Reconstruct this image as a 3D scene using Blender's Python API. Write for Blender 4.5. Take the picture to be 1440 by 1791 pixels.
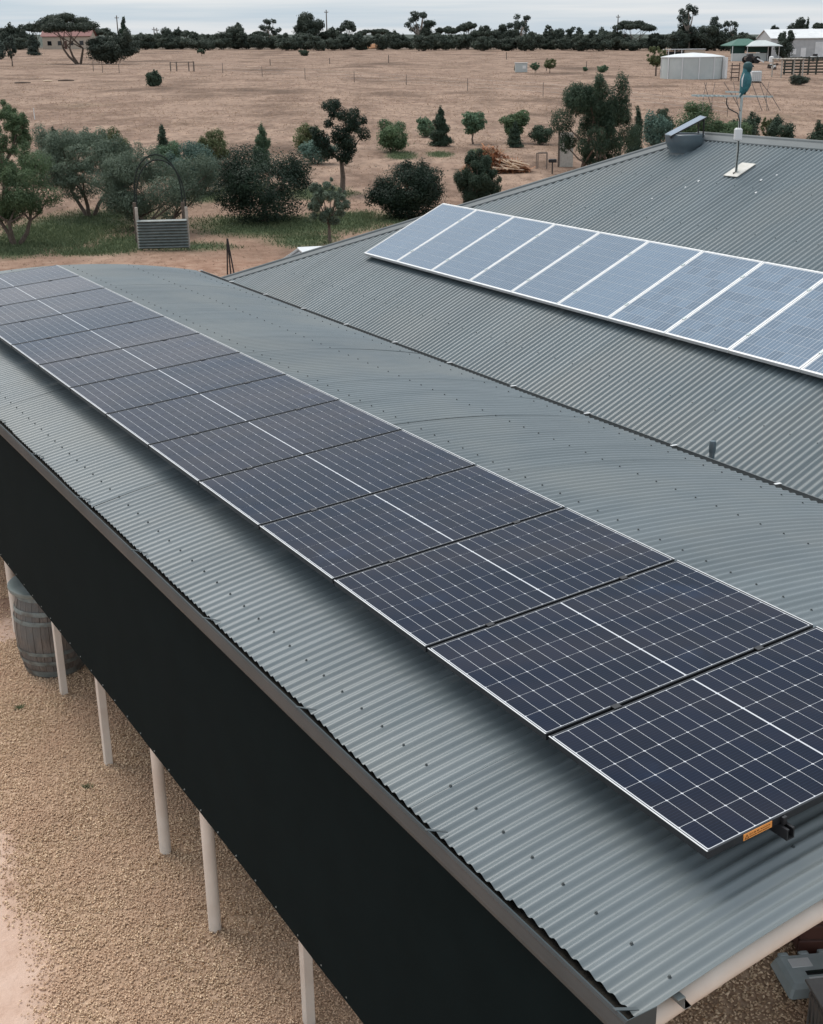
import bpy, math, random
import numpy as np
from mathutils import Matrix, Vector
S = bpy.context.scene
for o in list(bpy.data.objects): bpy.data.objects.remove(o)
C = S.collection
R = math.radians

# ------------------------------------------------------------------ camera
F_PX, IMG_W, IMG_H = 2212.67, 1440.0, 1791.0
FWD = np.array([0.4768453, 0.80674487, -0.34897175])
RGT = np.array([0.85852258, -0.5126356, -0.0119886])
UP = np.array([0.18856709, 0.29388342, 0.93705656])
EYE = np.array([0.0, 0.0, 6.0])
cd = bpy.data.cameras.new('camera'); cam = bpy.data.objects.new('camera', cd); C.objects.link(cam)
cd.sensor_fit = 'VERTICAL'; cd.sensor_height = 24.0; cd.lens = F_PX / IMG_H * 24.0
cd.clip_start = 0.1; cd.clip_end = 9000
m = Matrix.Identity(4)
for i in range(3):
    m[i][0] = RGT[i]; m[i][1] = UP[i]; m[i][2] = -FWD[i]; m[i][3] = EYE[i]
cam.matrix_world = m
S.camera = cam

# ------------------------------------------------------------------ world, sun, exposure
SUN_EL, SUN_AZ = R(60), R(-10)          # azimuth measured from +Y towards +X
w = bpy.data.worlds.new('World'); S.world = w; w.use_nodes = True
nt = w.node_tree; nt.nodes.clear()
N = nt.nodes.new; L = nt.links.new
wo = N('ShaderNodeOutputWorld'); bg = N('ShaderNodeBackground'); sky = N('ShaderNodeTexSky')
sky.sky_type = 'NISHITA'; sky.sun_disc = False; sky.sun_elevation = SUN_EL; sky.sun_rotation = SUN_AZ
sky.air_density = 1.0; sky.dust_density = 2.0
tc = N('ShaderNodeTexCoord'); sep = N('ShaderNodeSeparateXYZ'); L(tc.outputs['Generated'], sep.inputs[0])
mp = N('ShaderNodeMapping'); mp.inputs['Scale'].default_value = (1.1, 1.1, 30.0); L(tc.outputs['Generated'], mp.inputs[0])
nz = N('ShaderNodeTexNoise'); nz.inputs['Scale'].default_value = 2.6; nz.inputs['Detail'].default_value = 5; nz.inputs['Roughness'].default_value = .52
L(mp.outputs[0], nz.inputs['Vector'])
cr = N('ShaderNodeValToRGB'); cr.color_ramp.elements[0].position = .36; cr.color_ramp.elements[1].position = .66
cr.color_ramp.elements[0].color = (.52, .62, .71, 1); cr.color_ramp.elements[1].color = (.82, .83, .84, 1)
L(nz.outputs['Fac'], cr.inputs[0])
# overcast: the cloud deck is brighter overhead than at the horizon (CIE overcast sky)
mr = N('ShaderNodeMapRange'); mr.inputs['From Min'].default_value = 0; mr.inputs['From Max'].default_value = 1
mr.inputs['To Min'].default_value = 6.7; mr.inputs['To Max'].default_value = 9.6
L(sep.outputs['Z'], mr.inputs['Value'])
sc = N('ShaderNodeVectorMath'); sc.operation = 'SCALE'; L(cr.outputs[0], sc.inputs[0]); L(mr.outputs[0], sc.inputs['Scale'])
mx = N('ShaderNodeMix'); mx.data_type = 'RGBA'; mx.inputs['Factor'].default_value = .88
L(sky.outputs[0], mx.inputs['A']); L(sc.outputs[0], mx.inputs['B'])
L(mx.outputs['Result'], bg.inputs['Color']); bg.inputs['Strength'].default_value = .1
L(bg.outputs[0], wo.inputs['Surface'])
sd = bpy.data.lights.new('sun', 'SUN'); so = bpy.data.objects.new('sun', sd); C.objects.link(so)
sd.energy = 1.5; sd.angle = R(38); sd.color = (1, .95, .88)
sdir = Vector((math.sin(SUN_AZ) * math.cos(SUN_EL), math.cos(SUN_AZ) * math.cos(SUN_EL), math.sin(SUN_EL)))
so.rotation_euler = sdir.to_track_quat('Z', 'Y').to_euler(); so.location = (0, 0, 60)
S.view_settings.view_transform = 'Standard'; S.view_settings.look = 'None'
S.view_settings.exposure = 0.66; S.view_settings.gamma = 1.0; S.view_settings.use_curve_mapping = False
S.render.engine = 'CYCLES'; S.cycles.max_bounces = 6; S.cycles.transparent_max_bounces = 6

# ------------------------------------------------------------------ terrain maths
GN = np.array([0.00755703, -0.01072827, 0.99991389]); GD = float(GN @ np.array([2.5, 8.0, 0.0]))
def gz(x, y): return (GD - GN[0] * x - GN[1] * y) / GN[2]
def ray(px, py): return FWD + (px - 720) / F_PX * RGT - (py - 895.5) / F_PX * UP
def at(px, py):
    v = ray(px, py); t = (GD - GN @ EYE) / (GN @ v); return EYE + v * t
def ppm(p): return F_PX / float((np.asarray(p) - EYE) @ FWD)
def pix(p):
    d = np.asarray(p) - EYE; z = d @ FWD
    return np.stack([720 + F_PX * (d @ RGT) / z, 895.5 - F_PX * (d @ UP) / z], -1)
VIEW_ROT = math.atan2(RGT[1], RGT[0])
rng = np.random.default_rng(7); random.seed(7)

# ------------------------------------------------------------------ materials
def vec4(c): return (c[0], c[1], c[2], 1.0)
def mat(name, c1, c2=None, scale=4.0, rough=.6, spec=.5, metal=0.0, bump=0.0, bscale=60.0, coat=0.0, attr=None,
        stretch=None, c3=None, scale3=0.6, translucent=0.0, detail=5, ramp=(.35, .65), objrand=0.0, coord='Object', coatrough=.05):
    mt = bpy.data.materials.new(name); mt.use_nodes = True
    t = mt.node_tree; n = t.nodes.new; l = t.links.new
    bs = t.nodes['Principled BSDF']; out = t.nodes['Material Output']
    bs.inputs['Roughness'].default_value = rough; bs.inputs['Metallic'].default_value = metal
    bs.inputs['Specular IOR Level'].default_value = spec
    bs.inputs['Coat Weight'].default_value = coat; bs.inputs['Coat Roughness'].default_value = coatrough
    col = None
    tcn = n('ShaderNodeTexCoord'); vsrc = tcn.outputs[coord]
    if stretch:
        mpn = n('ShaderNodeMapping'); mpn.inputs['Scale'].default_value = stretch; l(vsrc, mpn.inputs[0]); vsrc = mpn.outputs[0]
    if c2 is None:
        bs.inputs['Base Color'].default_value = vec4(c1)
    else:
        rp = n('ShaderNodeValToRGB'); rp.color_ramp.elements[0].color = vec4(c1); rp.color_ramp.elements[1].color = vec4(c2)
        if attr:
            an = n('ShaderNodeAttribute'); an.attribute_name = attr; l(an.outputs['Fac'], rp.inputs[0])
        else:
            nn = n('ShaderNodeTexNoise'); nn.inputs['Scale'].default_value = scale; nn.inputs['Detail'].default_value = detail
            nn.inputs['Roughness'].default_value = .6
            l(vsrc, nn.inputs['Vector']); l(nn.outputs['Fac'], rp.inputs[0])
            rp.color_ramp.elements[0].position = ramp[0]; rp.color_ramp.elements[1].position = ramp[1]
        col = rp.outputs[0]
        if c3 is not None:
            n3 = n('ShaderNodeTexNoise'); n3.inputs['Scale'].default_value = scale3; n3.inputs['Detail'].default_value = 4
            l(tcn.outputs[coord], n3.inputs['Vector'])
            m3 = n('ShaderNodeMapRange'); m3.inputs['From Min'].default_value = .45; m3.inputs['From Max'].default_value = .68; l(n3.outputs['Fac'], m3.inputs['Value'])
            x3 = n('ShaderNodeMix'); x3.data_type = 'RGBA'; l(m3.outputs[0], x3.inputs['Factor']); l(col, x3.inputs['A']); x3.inputs['B'].default_value = vec4(c3)
            col = x3.outputs['Result']
        if objrand:
            oi = n('ShaderNodeObjectInfo'); hs = n('ShaderNodeHueSaturation')
            mm = n('ShaderNodeMapRange'); mm.inputs['To Min'].default_value = 1 - objrand; mm.inputs['To Max'].default_value = 1 + objrand
            l(oi.outputs['Random'], mm.inputs['Value']); l(mm.outputs[0], hs.inputs['Value']); l(col, hs.inputs['Color']); col = hs.outputs[0]
        l(col, bs.inputs['Base Color'])
    if bump:
        bn = n('ShaderNodeTexNoise'); bn.inputs['Scale'].default_value = bscale; bn.inputs['Detail'].default_value = 4; l(vsrc, bn.inputs['Vector'])
        bp = n('ShaderNodeBump'); bp.inputs['Strength'].default_value = bump; bp.inputs['Distance'].default_value = .02
        l(bn.outputs['Fac'], bp.inputs['Height']); l(bp.outputs[0], bs.inputs['Normal'])
    if translucent:
        tr = n('ShaderNodeBsdfTranslucent'); ms = n('ShaderNodeMixShader'); ms.inputs[0].default_value = translucent
        if col is not None: l(col, tr.inputs[0])
        l(bs.outputs[0], ms.inputs[1]); l(tr.outputs[0], ms.inputs[2]); l(ms.outputs[0], out.inputs[0])
    return mt

M = {}
M['roof'] = mat('roof_paint', (.124, .149, .159), (.154, .180, .191), scale=1.9, rough=.36, spec=.5, stretch=(.45, 4.0, .45), c3=(.168, .187, .188), scale3=.9, objrand=.06)
M['roof2'] = mat('house_roof_paint', (.098, .126, .138), (.124, .154, .168), scale=1.4, rough=.31, spec=.5, stretch=(.35, 4, .35), c3=(.132, .152, .156), scale3=.5, objrand=.05)
M['cap'] = mat('ridge_cap_paint', (.080, .095, .100), (.10, .116, .122), scale=3, rough=.58)
M['cream'] = mat('cream_tube_paint', (.68, .61, .54), (.74, .67, .595), scale=3, rough=.42, c3=(.62, .53, .45), scale3=2.5)
M['gutter'] = mat('gutter_metal', (.028, .042, .048), (.042, .056, .062), scale=2.5, rough=.5, c3=(.052, .062, .066), scale3=1.2)
M['gutterin'] = mat('gutter_floor', (.012, .011, .009), (.035, .03, .022), scale=40, rough=.95)
M['galv'] = mat('galvanised', (.42, .44, .44), (.56, .57, .57), scale=12, rough=.35, metal=.7)
M['purlin'] = mat('dull_galvanised', (.16, .18, .175), (.22, .24, .235), scale=12, rough=.5)
M['screw'] = mat('painted_screw', (.045, .055, .058), rough=.55)
M['blind'] = mat('black_shade_cloth', (.0008, .0054, .0064), (.0016, .0068, .0080), scale=3, rough=.85, spec=.08)
M['black'] = mat('black_anodised', (.014, .014, .016), (.02, .02, .022), scale=9, rough=.4)
M['frame'] = mat('panel_frame_dark', (.03, .032, .036), (.045, .047, .052), scale=9, rough=.32, metal=.5)
M['margin'] = mat('backsheet_white', (.56, .575, .60), (.62, .635, .655), scale=5, rough=.10, spec=.45, coat=.3)
M['silver'] = mat('silver_frame', (.60, .61, .61), (.70, .70, .70), scale=6, rough=.42, metal=.25)
M['orange'] = mat('orange_label', (.78, .31, .07), (.85, .36, .09), scale=8, rough=.45)
M['ink'] = mat('label_ink', (.22, .09, .02), rough=.6)
M['white'] = mat('white_paint', (.66, .66, .66), (.74, .74, .73), scale=3, rough=.45)
M['plate'] = mat('mounting_plate', (.50, .48, .43), (.6, .58, .53), scale=9, rough=.5)
M['bluegrey'] = mat('ventilator_paint', (.085, .115, .135), (.105, .14, .16), scale=4, rough=.32)
M['wood'] = mat('weathered_stave', (.105, .088, .076), (.20, .172, .150), scale=6, rough=.75, stretch=(6, 6, .8), c3=(.13, .13, .125), scale3=5, bump=.3, bscale=30)
M['hoop'] = mat('barrel_hoop', (.15, .18, .18), (.24, .27, .26), scale=14, rough=.6, metal=.3, c3=(.13, .12, .105), scale3=9)
M['lid'] = mat('barrel_lid', (.135, .165, .16), (.19, .22, .212), scale=5, rough=.5)
M['plastic'] = mat('grey_green_plastic', (.31, .36, .365), (.39, .435, .44), scale=4, rough=.42)
M['tub'] = mat('smoky_plastic', (.13, .118, .108), (.19, .175, .16), scale=5, rough=.4, stretch=(1, 1, .3))
M['dark'] = mat('dark_opening_paint', (.012, .013, .013), rough=.9)  # near-black colour painted for the shade inside recesses and openings
M['redwood'] = mat('reddish_timber', (.075, .03, .022), (.11, .045, .032), scale=7, rough=.6)
M['bark'] = mat('bark', (.085, .062, .048), (.17, .13, .105), scale=14, rough=.9, bump=.5, bscale=40, stretch=(3, 3, .7))
M['barkpale'] = mat('pale_bark', (.22, .18, .15), (.34, .29, .25), scale=9, rough=.85, stretch=(3, 3, .6))
M['darkpost'] = mat('dark_timber', (.03, .035, .028), (.06, .062, .05), scale=12, rough=.9)
M['post'] = mat('grey_timber', (.12, .095, .08), (.20, .165, .14), scale=20, rough=.9, stretch=(4, 4, .6))
M['brush'] = mat('rust_brush', (.17, .06, .022), (.50, .23, .115), attr='rnd', rough=.9)
M['offcut'] = mat('pale_sapwood', (.62, .46, .32), (.78, .63, .48), scale=9, rough=.8)
M['beige'] = mat('beige_wall', (.42, .35, .28), (.5, .42, .34), scale=2, rough=.8)
M['redroof'] = mat('red_roof', (.16, .055, .05), (.21, .075, .065), scale=2, rough=.7)
M['shedwall'] = mat('pale_shed_wall', (.36, .37, .375), (.43, .435, .435), scale=1, rough=.55)
M['zinc'] = mat('zinc_roof', (.58, .59, .595), (.68, .69, .69), scale=.6, rough=.5)
M['green'] = mat('green_sheet', (.012, .085, .055), (.018, .11, .07), scale=2, rough=.5)
M['greend'] = mat('green_mesh', (.006, .032, .024), (.01, .042, .032), scale=2, rough=.8)
M['oldtin'] = mat('dark_corrugated_tin', (.13, .155, .15), (.20, .225, .215), scale=6, rough=.5)
M['tank'] = mat('tank_steel', (.42, .46, .455), (.50, .53, .52), scale=.8, rough=.45, c3=(.40, .43, .42), scale3=.4)
M['glass'] = mat('vehicle_glass', (.012, .014, .016), rough=.08, spec=.6)
M['tyre'] = mat('tyre_rubber', (.012, .012, .012), rough=.8)
M['carpaint'] = mat('white_car_paint', (.70, .70, .69), rough=.25, coat=.6)
M['bird'] = mat('teal_feathers', (.014, .095, .112), (.035, .165, .185), scale=18, rough=.55, c3=(.03, .12, .15), scale3=9, bump=.4, bscale=50)
M['birdh'] = mat('teal_head_feathers', (.004, .040, .045), (.009, .062, .066), scale=22, rough=.5)
M['cable'] = mat('black_cable', (.02, .022, .022), rough=.5)
M['alu'] = mat('weathered_aluminium', (.36, .42, .42), (.48, .53, .52), scale=12, rough=.4, metal=.4)
M['rust'] = mat('dark_rusty_steel', (.05, .035, .03), (.10, .07, .055), scale=18, rough=.8)
M['conduit'] = mat('grey_steel_tube', (.016, .022, .020), (.030, .038, .034), scale=8, rough=.85, spec=.2)
M['weather'] = mat('grey_weathered_pole', (.34, .31, .27), (.45, .41, .36), scale=10, rough=.8)
M['water'] = mat('soft_plastic_white', (.66, .66, .66), rough=.5)
def leafmat(name, c1, c2, rough=.6, spec=.2): return mat(name, c1, c2, attr='rnd', rough=rough, spec=spec, translucent=.34, objrand=.10)
M['citrus'] = leafmat('dark_glossy_leaf', (.012, .026, .017), (.038, .062, .040), .55, .22)
M['olive'] = leafmat('grey_green_leaf', (.088, .122, .088), (.19, .24, .175))
M['peach'] = leafmat('mid_green_leaf', (.066, .108, .056), (.155, .22, .112))
M['yellowg'] = leafmat('olive_green_leaf', (.085, .105, .048), (.17, .195, .095))
M['midgreen'] = leafmat('deep_green_leaf', (.036, .064, .042), (.095, .14, .088))
M['bright'] = leafmat('fresh_green_leaf', (.075, .13, .078), (.16, .24, .145))
M['conifer'] = leafmat('dark_conifer_leaf', (.036, .062, .042), (.085, .122, .08))
M['gum'] = leafmat('far_gum_leaf', (.048, .066, .056), (.115, .142, .118))  # leaf colour lightened to carry distance haze
M['gumdark'] = leafmat('far_dark_leaf', (.042, .058, .046), (.100, .120, .092))  # lightened as well, haze is in the leaf colour
M['bluegreen'] = leafmat('blue_green_leaf', (.072, .13, .106), (.15, .225, .182))
M['drygrass'] = mat('dry_grass_blade', (.28, .198, .147), (.42, .31, .235), attr='rnd', rough=.9, spec=.05, translucent=.55)
M['greengrass'] = mat('green_grass_blade', (.06, .092, .046), (.185, .215, .115), attr='rnd', rough=.8, spec=.2, translucent=.15)
M['gravel'] = mat('gravel_stone', (.36, .215, .122), (1.0, .77, .54), attr='rnd', rough=.85, spec=.3, c3=(.66, .45, .31), scale3=1.2)

def cellmat(name, base, line, period, axis, coat, rnd=.2, c_rough=.07, sheen=.0):
    mt = bpy.data.materials.new(name); mt.use_nodes = True
    t = mt.node_tree; n = t.nodes.new; l = t.links.new; bs = t.nodes['Principled BSDF']
    tcn = n('ShaderNodeTexCoord'); sp = n('ShaderNodeSeparateXYZ'); l(tcn.outputs['Object'], sp.inputs[0])
    d = n('ShaderNodeMath'); d.operation = 'DIVIDE'; d.inputs[1].default_value = period; l(sp.outputs[axis], d.inputs[0])
    fr = n('ShaderNodeMath'); fr.operation = 'FRACT'; l(d.outputs[0], fr.inputs[0])
    lt = n('ShaderNodeMath'); lt.operation = 'LESS_THAN'; lt.inputs[1].default_value = .11; l(fr.outputs[0], lt.inputs[0])
    oi = n('ShaderNodeObjectInfo'); nn = n('ShaderNodeTexNoise'); nn.inputs['Scale'].default_value = 1.7
    l(tcn.outputs['Object'], nn.inputs['Vector'])
    ad = n('ShaderNodeMath'); ad.operation = 'MULTIPLY_ADD'; ad.inputs[1].default_value = .7; l(oi.outputs['Random'], ad.inputs[0])
    sb = n('ShaderNodeMath'); sb.operation = 'MULTIPLY'; sb.inputs[1].default_value = .6; l(nn.outputs['Fac'], sb.inputs[0]); l(sb.outputs[0], ad.inputs[2])
    m1 = n('ShaderNodeMix'); m1.data_type = 'RGBA'; l(ad.outputs[0], m1.inputs['Factor'])
    m1.inputs['A'].default_value = vec4([c * (1 - rnd) for c in base[0]]); m1.inputs['B'].default_value = vec4([c * (1 + rnd) for c in base[1]])
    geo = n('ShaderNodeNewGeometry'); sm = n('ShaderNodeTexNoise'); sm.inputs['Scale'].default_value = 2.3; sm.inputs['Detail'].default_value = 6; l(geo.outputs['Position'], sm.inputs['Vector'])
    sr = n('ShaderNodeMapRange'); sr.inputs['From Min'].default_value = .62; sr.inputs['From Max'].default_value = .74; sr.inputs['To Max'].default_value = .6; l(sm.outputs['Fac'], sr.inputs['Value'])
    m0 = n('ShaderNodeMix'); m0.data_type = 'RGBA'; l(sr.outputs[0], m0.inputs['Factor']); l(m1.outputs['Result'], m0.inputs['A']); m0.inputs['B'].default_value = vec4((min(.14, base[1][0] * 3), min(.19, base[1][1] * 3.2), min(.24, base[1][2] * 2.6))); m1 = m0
    m2 = n('ShaderNodeMix'); m2.data_type = 'RGBA'; l(lt.outputs[0], m2.inputs['Factor']); l(m1.outputs['Result'], m2.inputs['A']); m2.inputs['B'].default_value = vec4(line)
    l(m2.outputs['Result'], bs.inputs['Base Color'])
    bs.inputs['Sheen Weight'].default_value = sheen; bs.inputs['Sheen Roughness'].default_value = .22; bs.inputs['Sheen Tint'].default_value = (.80, .82, .95, 1)
    bs.inputs['Roughness'].default_value = c_rough; bs.inputs['Specular IOR Level'].default_value = coat
    return mt
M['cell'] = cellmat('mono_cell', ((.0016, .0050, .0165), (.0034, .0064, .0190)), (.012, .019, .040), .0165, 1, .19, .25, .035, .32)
M['poly'] = cellmat('poly_cell', ((.060, .105, .160), (.085, .135, .195)), (.34, .38, .43), .052, 1, .95, .15, .14, .8)

# ------------------------------------------------------------------ mesh builder
class MB:
    def __init__(s): s.v = []; s.f = []
    def add(s, vs, fs):
        k = len(s.v); s.v += [tuple(map(float, v)) for v in vs]; s.f += [tuple(i + k for i in f) for f in fs]; return s
    def box(s, c, d, rz=0.0, bev=0.0, taper=1.0):
        hx, hy, hz = d[0] / 2, d[1] / 2, d[2] / 2; b = min(bev, hx * .45, hy * .45, hz * .45)
        cs, sn = math.cos(rz), math.sin(rz)
        T = lambda x, y, z: (c[0] + x * cs - y * sn, c[1] + x * sn + y * cs, c[2] + z)
        if b <= 0:
            vs = [T(x * (taper if z > 0 else 1), y * (taper if z > 0 else 1), z) for z in (-hz, hz) for x, y in ((-hx, -hy), (hx, -hy), (hx, hy), (-hx, hy))]
            return s.add(vs, [(3, 2, 1, 0), (4, 5, 6, 7), (0, 1, 5, 4), (1, 2, 6, 5), (2, 3, 7, 6), (3, 0, 4, 7)])
        rings = []
        for z, ins, k in ((-hz, b, 1), (-hz + b, 0, 1), (hz - b, 0, taper), (hz, b, taper)):
            ax, ay = hx * k - ins, hy * k - ins; q = b * .6
            rings.append([T(x, y, z) for x, y in ((-ax + q, -ay), (ax - q, -ay), (ax, -ay + q), (ax, ay - q), (ax - q, ay), (-ax + q, ay), (-ax, ay - q), (-ax, -ay + q))])
        vs = [p for r in rings for p in r]; fs = [tuple(range(7, -1, -1)), tuple(range(24, 32))]
        for r in range(3):
            for i in range(8): j = (i + 1) % 8; fs.append((r * 8 + i, r * 8 + j, r * 8 + 8 + j, r * 8 + 8 + i))
        return s.add(vs, fs)
    def tube(s, pts, rad, n=8, cap=True):
        pts = [Vector(p) for p in pts]; k = len(pts)
        if not hasattr(rad, '__len__'): rad = [rad] * k
        vs = []; prev = None
        for i, p in enumerate(pts):
            t = (pts[min(i + 1, k - 1)] - pts[max(i - 1, 0)]); t.normalize()
            if prev is None:
                a = Vector((0, 0, 1)) if abs(t.z) < .9 else Vector((1, 0, 0)); u = t.cross(a).normalized()
            else:
                u = (prev - t * prev.dot(t)).normalized()
            prev = u; b = t.cross(u); r = rad[i]
            rr = r if hasattr(r, '__len__') else (r, r)
            for j in range(n):
                a = 2 * math.pi * j / n; q = p + u * (rr[0] * math.cos(a)) + b * (rr[1] * math.sin(a)); vs.append(q[:])
        fs = []
        for i in range(k - 1):
            for j in range(n): j2 = (j + 1) % n; fs.append((i * n + j, i * n + j2, (i + 1) * n + j2, (i + 1) * n + j))
        if cap: fs += [tuple(range(n - 1, -1, -1)), tuple(range((k - 1) * n, k * n))]
        return s.add(vs, fs)
    def lathe(s, prof, n=24, c=(0, 0, 0), cap=True):
        vs = []
        for r, z in prof:
            for j in range(n): a = 2 * math.pi * j / n; vs.append((c[0] + r * math.cos(a), c[1] + r * math.sin(a), c[2] + z))
        fs = []
        for i in range(len(prof) - 1):
            for j in range(n): j2 = (j + 1) % n; fs.append((i * n + j, i * n + j2, (i + 1) * n + j2, (i + 1) * n + j))
        if cap: fs += [tuple(range(n - 1, -1, -1)), tuple(range((len(prof) - 1) * n, len(prof) * n))]
        return s.add(vs, fs)
    def prism(s, prof, axis, a, b):
        # closed 2D profile (counter-clockwise) extruded along an axis from a to b
        def P(u, v, t): return {0: (t, u, v), 1: (u, t, v), 2: (u, v, t)}[axis]
        n = len(prof); vs = [P(u, v, a) for u, v in prof] + [P(u, v, b) for u, v in prof]
        fs = [tuple(range(n - 1, -1, -1)), tuple(range(n, 2 * n))] + [(i, (i + 1) % n, n + (i + 1) % n, n + i) for i in range(n)]
        return s.add(vs, fs)
    def bar(s, a, b, wd, ht=None):
        a, b = Vector(a), Vector(b); ht = ht or wd; t = (b - a).normalized()
        up = Vector((0, 0, 1)) if abs(t.z) < .95 else Vector((0, 1, 0)); u = t.cross(up).normalized(); v = u.cross(t)
        vs = [(p + u * (i * wd / 2) + v * (j * ht / 2))[:] for p in (a, b) for i, j in ((-1, -1), (1, -1), (1, 1), (-1, 1))]
        return s.add(vs, [(3, 2, 1, 0), (4, 5, 6, 7), (0, 1, 5, 4), (1, 2, 6, 5), (2, 3, 7, 6), (3, 0, 4, 7)])
    def mesh(s, name, mt, smooth=False):
        me = bpy.data.meshes.new(name); me.from_pydata(s.v, [], s.f); me.materials.append(mt)
        import bmesh
        bm = bmesh.new(); bm.from_mesh(me); bmesh.ops.recalc_face_normals(bm, faces=bm.faces); bm.to_mesh(me); bm.free()
        if smooth: shade(me)
        return me
    def build(s, name, mt, parent=None, smooth=False): return link(name, s.mesh(name, mt, smooth), parent)
def shade(me, ang=R(40)):
    me.polygons.foreach_set('use_smooth', [True] * len(me.polygons))
    try: me.set_sharp_from_angle(angle=ang)
    except Exception: pass
def link(name, me, parent=None):
    o = bpy.data.objects.new(name, me); C.objects.link(o)
    if parent is not None: o.parent = parent
    return o
def raw(name, V, Fq, mt, attr=None, parent=None, smooth=False):
    # fast mesh from numpy: all faces have the same number of corners
    V = np.asarray(V, np.float32); Fq = np.asarray(Fq, np.int32); me = bpy.data.meshes.new(name)
    k = Fq.shape[1]; me.vertices.add(len(V)); me.vertices.foreach_set('co', V.ravel())
    me.loops.add(Fq.size); me.loops.foreach_set('vertex_index', Fq.ravel())
    me.polygons.add(len(Fq)); me.polygons.foreach_set('loop_start', np.arange(0, Fq.size, k, dtype=np.int32))
    try: me.polygons.foreach_set('loop_total', np.full(len(Fq), k, np.int32))
    except Exception: pass
    me.materials.append(mt)
    for nm, a in (attr or {}).items():
        at_ = me.attributes.new(nm, 'FLOAT', 'POINT'); at_.data.foreach_set('value', np.asarray(a, np.float32))
    me.update(calc_edges=True); me.validate()
    if smooth: shade(me)
    return link(name, me, parent)
def thing(name, label, cat, loc=(0, 0, 0), rz=0.0, group=None):
    o = bpy.data.objects.new(name, None); C.objects.link(o); o.empty_display_size = .2
    o.location = loc; o.rotation_euler = (0, 0, rz); o['label'] = label; o['category'] = cat
    if group: o['group'] = group
    return o
def tag(o, label=None, cat=None, group=None, kind=None):
    if label: o['label'] = label
    if cat: o['category'] = cat
    if group: o['group'] = group
    if kind: o['kind'] = kind
    return o
def copy_tree(o, parent=None):
    c = o.copy(); C.objects.link(c); c.parent = parent
    for ch in o.children: copy_tree(ch, c)
    return c

# value noise for scattering and ground masks
_h = np.random.default_rng(3).random((256, 256))
def vnoise(x, y):
    x = np.asarray(x, float); y = np.asarray(y, float); xi = np.floor(x).astype(int); yi = np.floor(y).astype(int); fx = x - xi; fy = y - yi
    fx = fx * fx * (3 - 2 * fx); fy = fy * fy * (3 - 2 * fy); g = lambda a, b: _h[a & 255, b & 255]
    return (g(xi, yi) * (1 - fx) + g(xi + 1, yi) * fx) * (1 - fy) + (g(xi, yi + 1) * (1 - fx) + g(xi + 1, yi + 1) * fx) * fy
def fbm(x, y, o=4): return sum(vnoise(x * 2 ** i + 17 * i, y * 2 ** i + 5 * i) * .5 ** (i + 1) for i in range(o)) / (1 - .5 ** o)

# ================================================================== GROUND
GREEN = [  # px centre, px half width, px half height of the mown / watered green patches under the orchard
    (140, 395, 130, 34), (40, 425, 95, 26), (225, 425, 70, 18), (330, 432, 95, 8), (480, 394, 140, 18), (560, 338, 60, 12), (600, 386, 90, 18),
    (690, 384, 55, 10), (530, 420, 60, 12), (360, 345, 40, 10), (700, 272, 26, 6), (770, 270, 22, 5), (842, 266, 16, 4), (420, 330, 60, 10), (120, 420, 70, 20), (150, 440, 60, 8)]
def patches(lst):
    out = []
    for x, y, hw, hh in lst:
        c = at(x, y); p = ppm(c); out.append((c, hw / p, .5 * np.linalg.norm(at(x, y - hh) - at(x, y + hh))))
    return out
GP = patches(GREEN)
fh = FWD[:2] / np.linalg.norm(FWD[:2]); rh = np.array([fh[1], -fh[0]])
def green_at(x, y):
    g = np.zeros_like(x)
    for c, a, b in GP:
        dx, dy = x - c[0], y - c[1]; u = (dx * rh[0] + dy * rh[1]) / a; v = (dx * fh[0] + dy * fh[1]) / b
        g = np.maximum(g, np.clip(1.35 - np.sqrt(u * u + v * v), 0, 1))
    return np.clip((g - .12) * 1.6 + (fbm(x * .55, y * .55) - .5) * 1.5 * (g > .01), 0, 1)
def gravel_at(x, y):
    xb = np.where(y < 9.2, 1.30 + .155 * (y - 7.1), 1.63 - 1.0 * (y - 9.2))
    edge = x - xb + (fbm(x * 1.7, y * 1.7) - .5) * .35
    g = np.clip(edge * 3.0 + .5, 0, 1) * np.where(np.abs(y - 13.3 + .6 * (fbm(x * 2, y * 2) - .5)) < .62, .12, 1.0) * (x < 9) * (y < 17)
    return g
def axis(segs):
    out = []
    for a, b, st in segs: out.append(np.arange(a, b, st))
    return np.concatenate(out + [np.array([segs[-1][1]])])
gx = axis([(-4000, -400, 400), (-400, -40, 30), (-40, -8, 2), (-8, 0, .5), (0, 8, .12), (8, 40, .5), (40, 120, 2), (120, 500, 20), (500, 5000, 450)])
gy = axis([(-600, -60, 60), (-60, 0, 5), (0, 3, .5), (3, 16, .12), (16, 62, .5), (62, 140, 2), (140, 640, 20), (640, 6000, 536)])
XX, YY = np.meshgrid(gx, gy, indexing='ij'); ZZ = gz(XX, YY)
V = np.stack([XX, YY, ZZ], -1).reshape(-1, 3); nx_, ny_ = len(gx), len(gy)
I, J = np.meshgrid(np.arange(nx_ - 1), np.arange(ny_ - 1), indexing='ij'); b_ = (I * ny_ + J).ravel()
FQ = np.stack([b_, b_ + ny_, b_ + ny_ + 1, b_ + 1], -1)
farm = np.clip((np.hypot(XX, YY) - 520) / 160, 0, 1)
near = np.clip(1 - (np.hypot(XX - 6, YY - 20) - 15) / 22, 0, 1)
redm = np.clip(near * 1.2 * (fbm(XX * .22, YY * .22) - .18) * 1.9, 0, 1)
sand = ((XX < 3.5) & (YY < 13.3)).astype(float)

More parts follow.
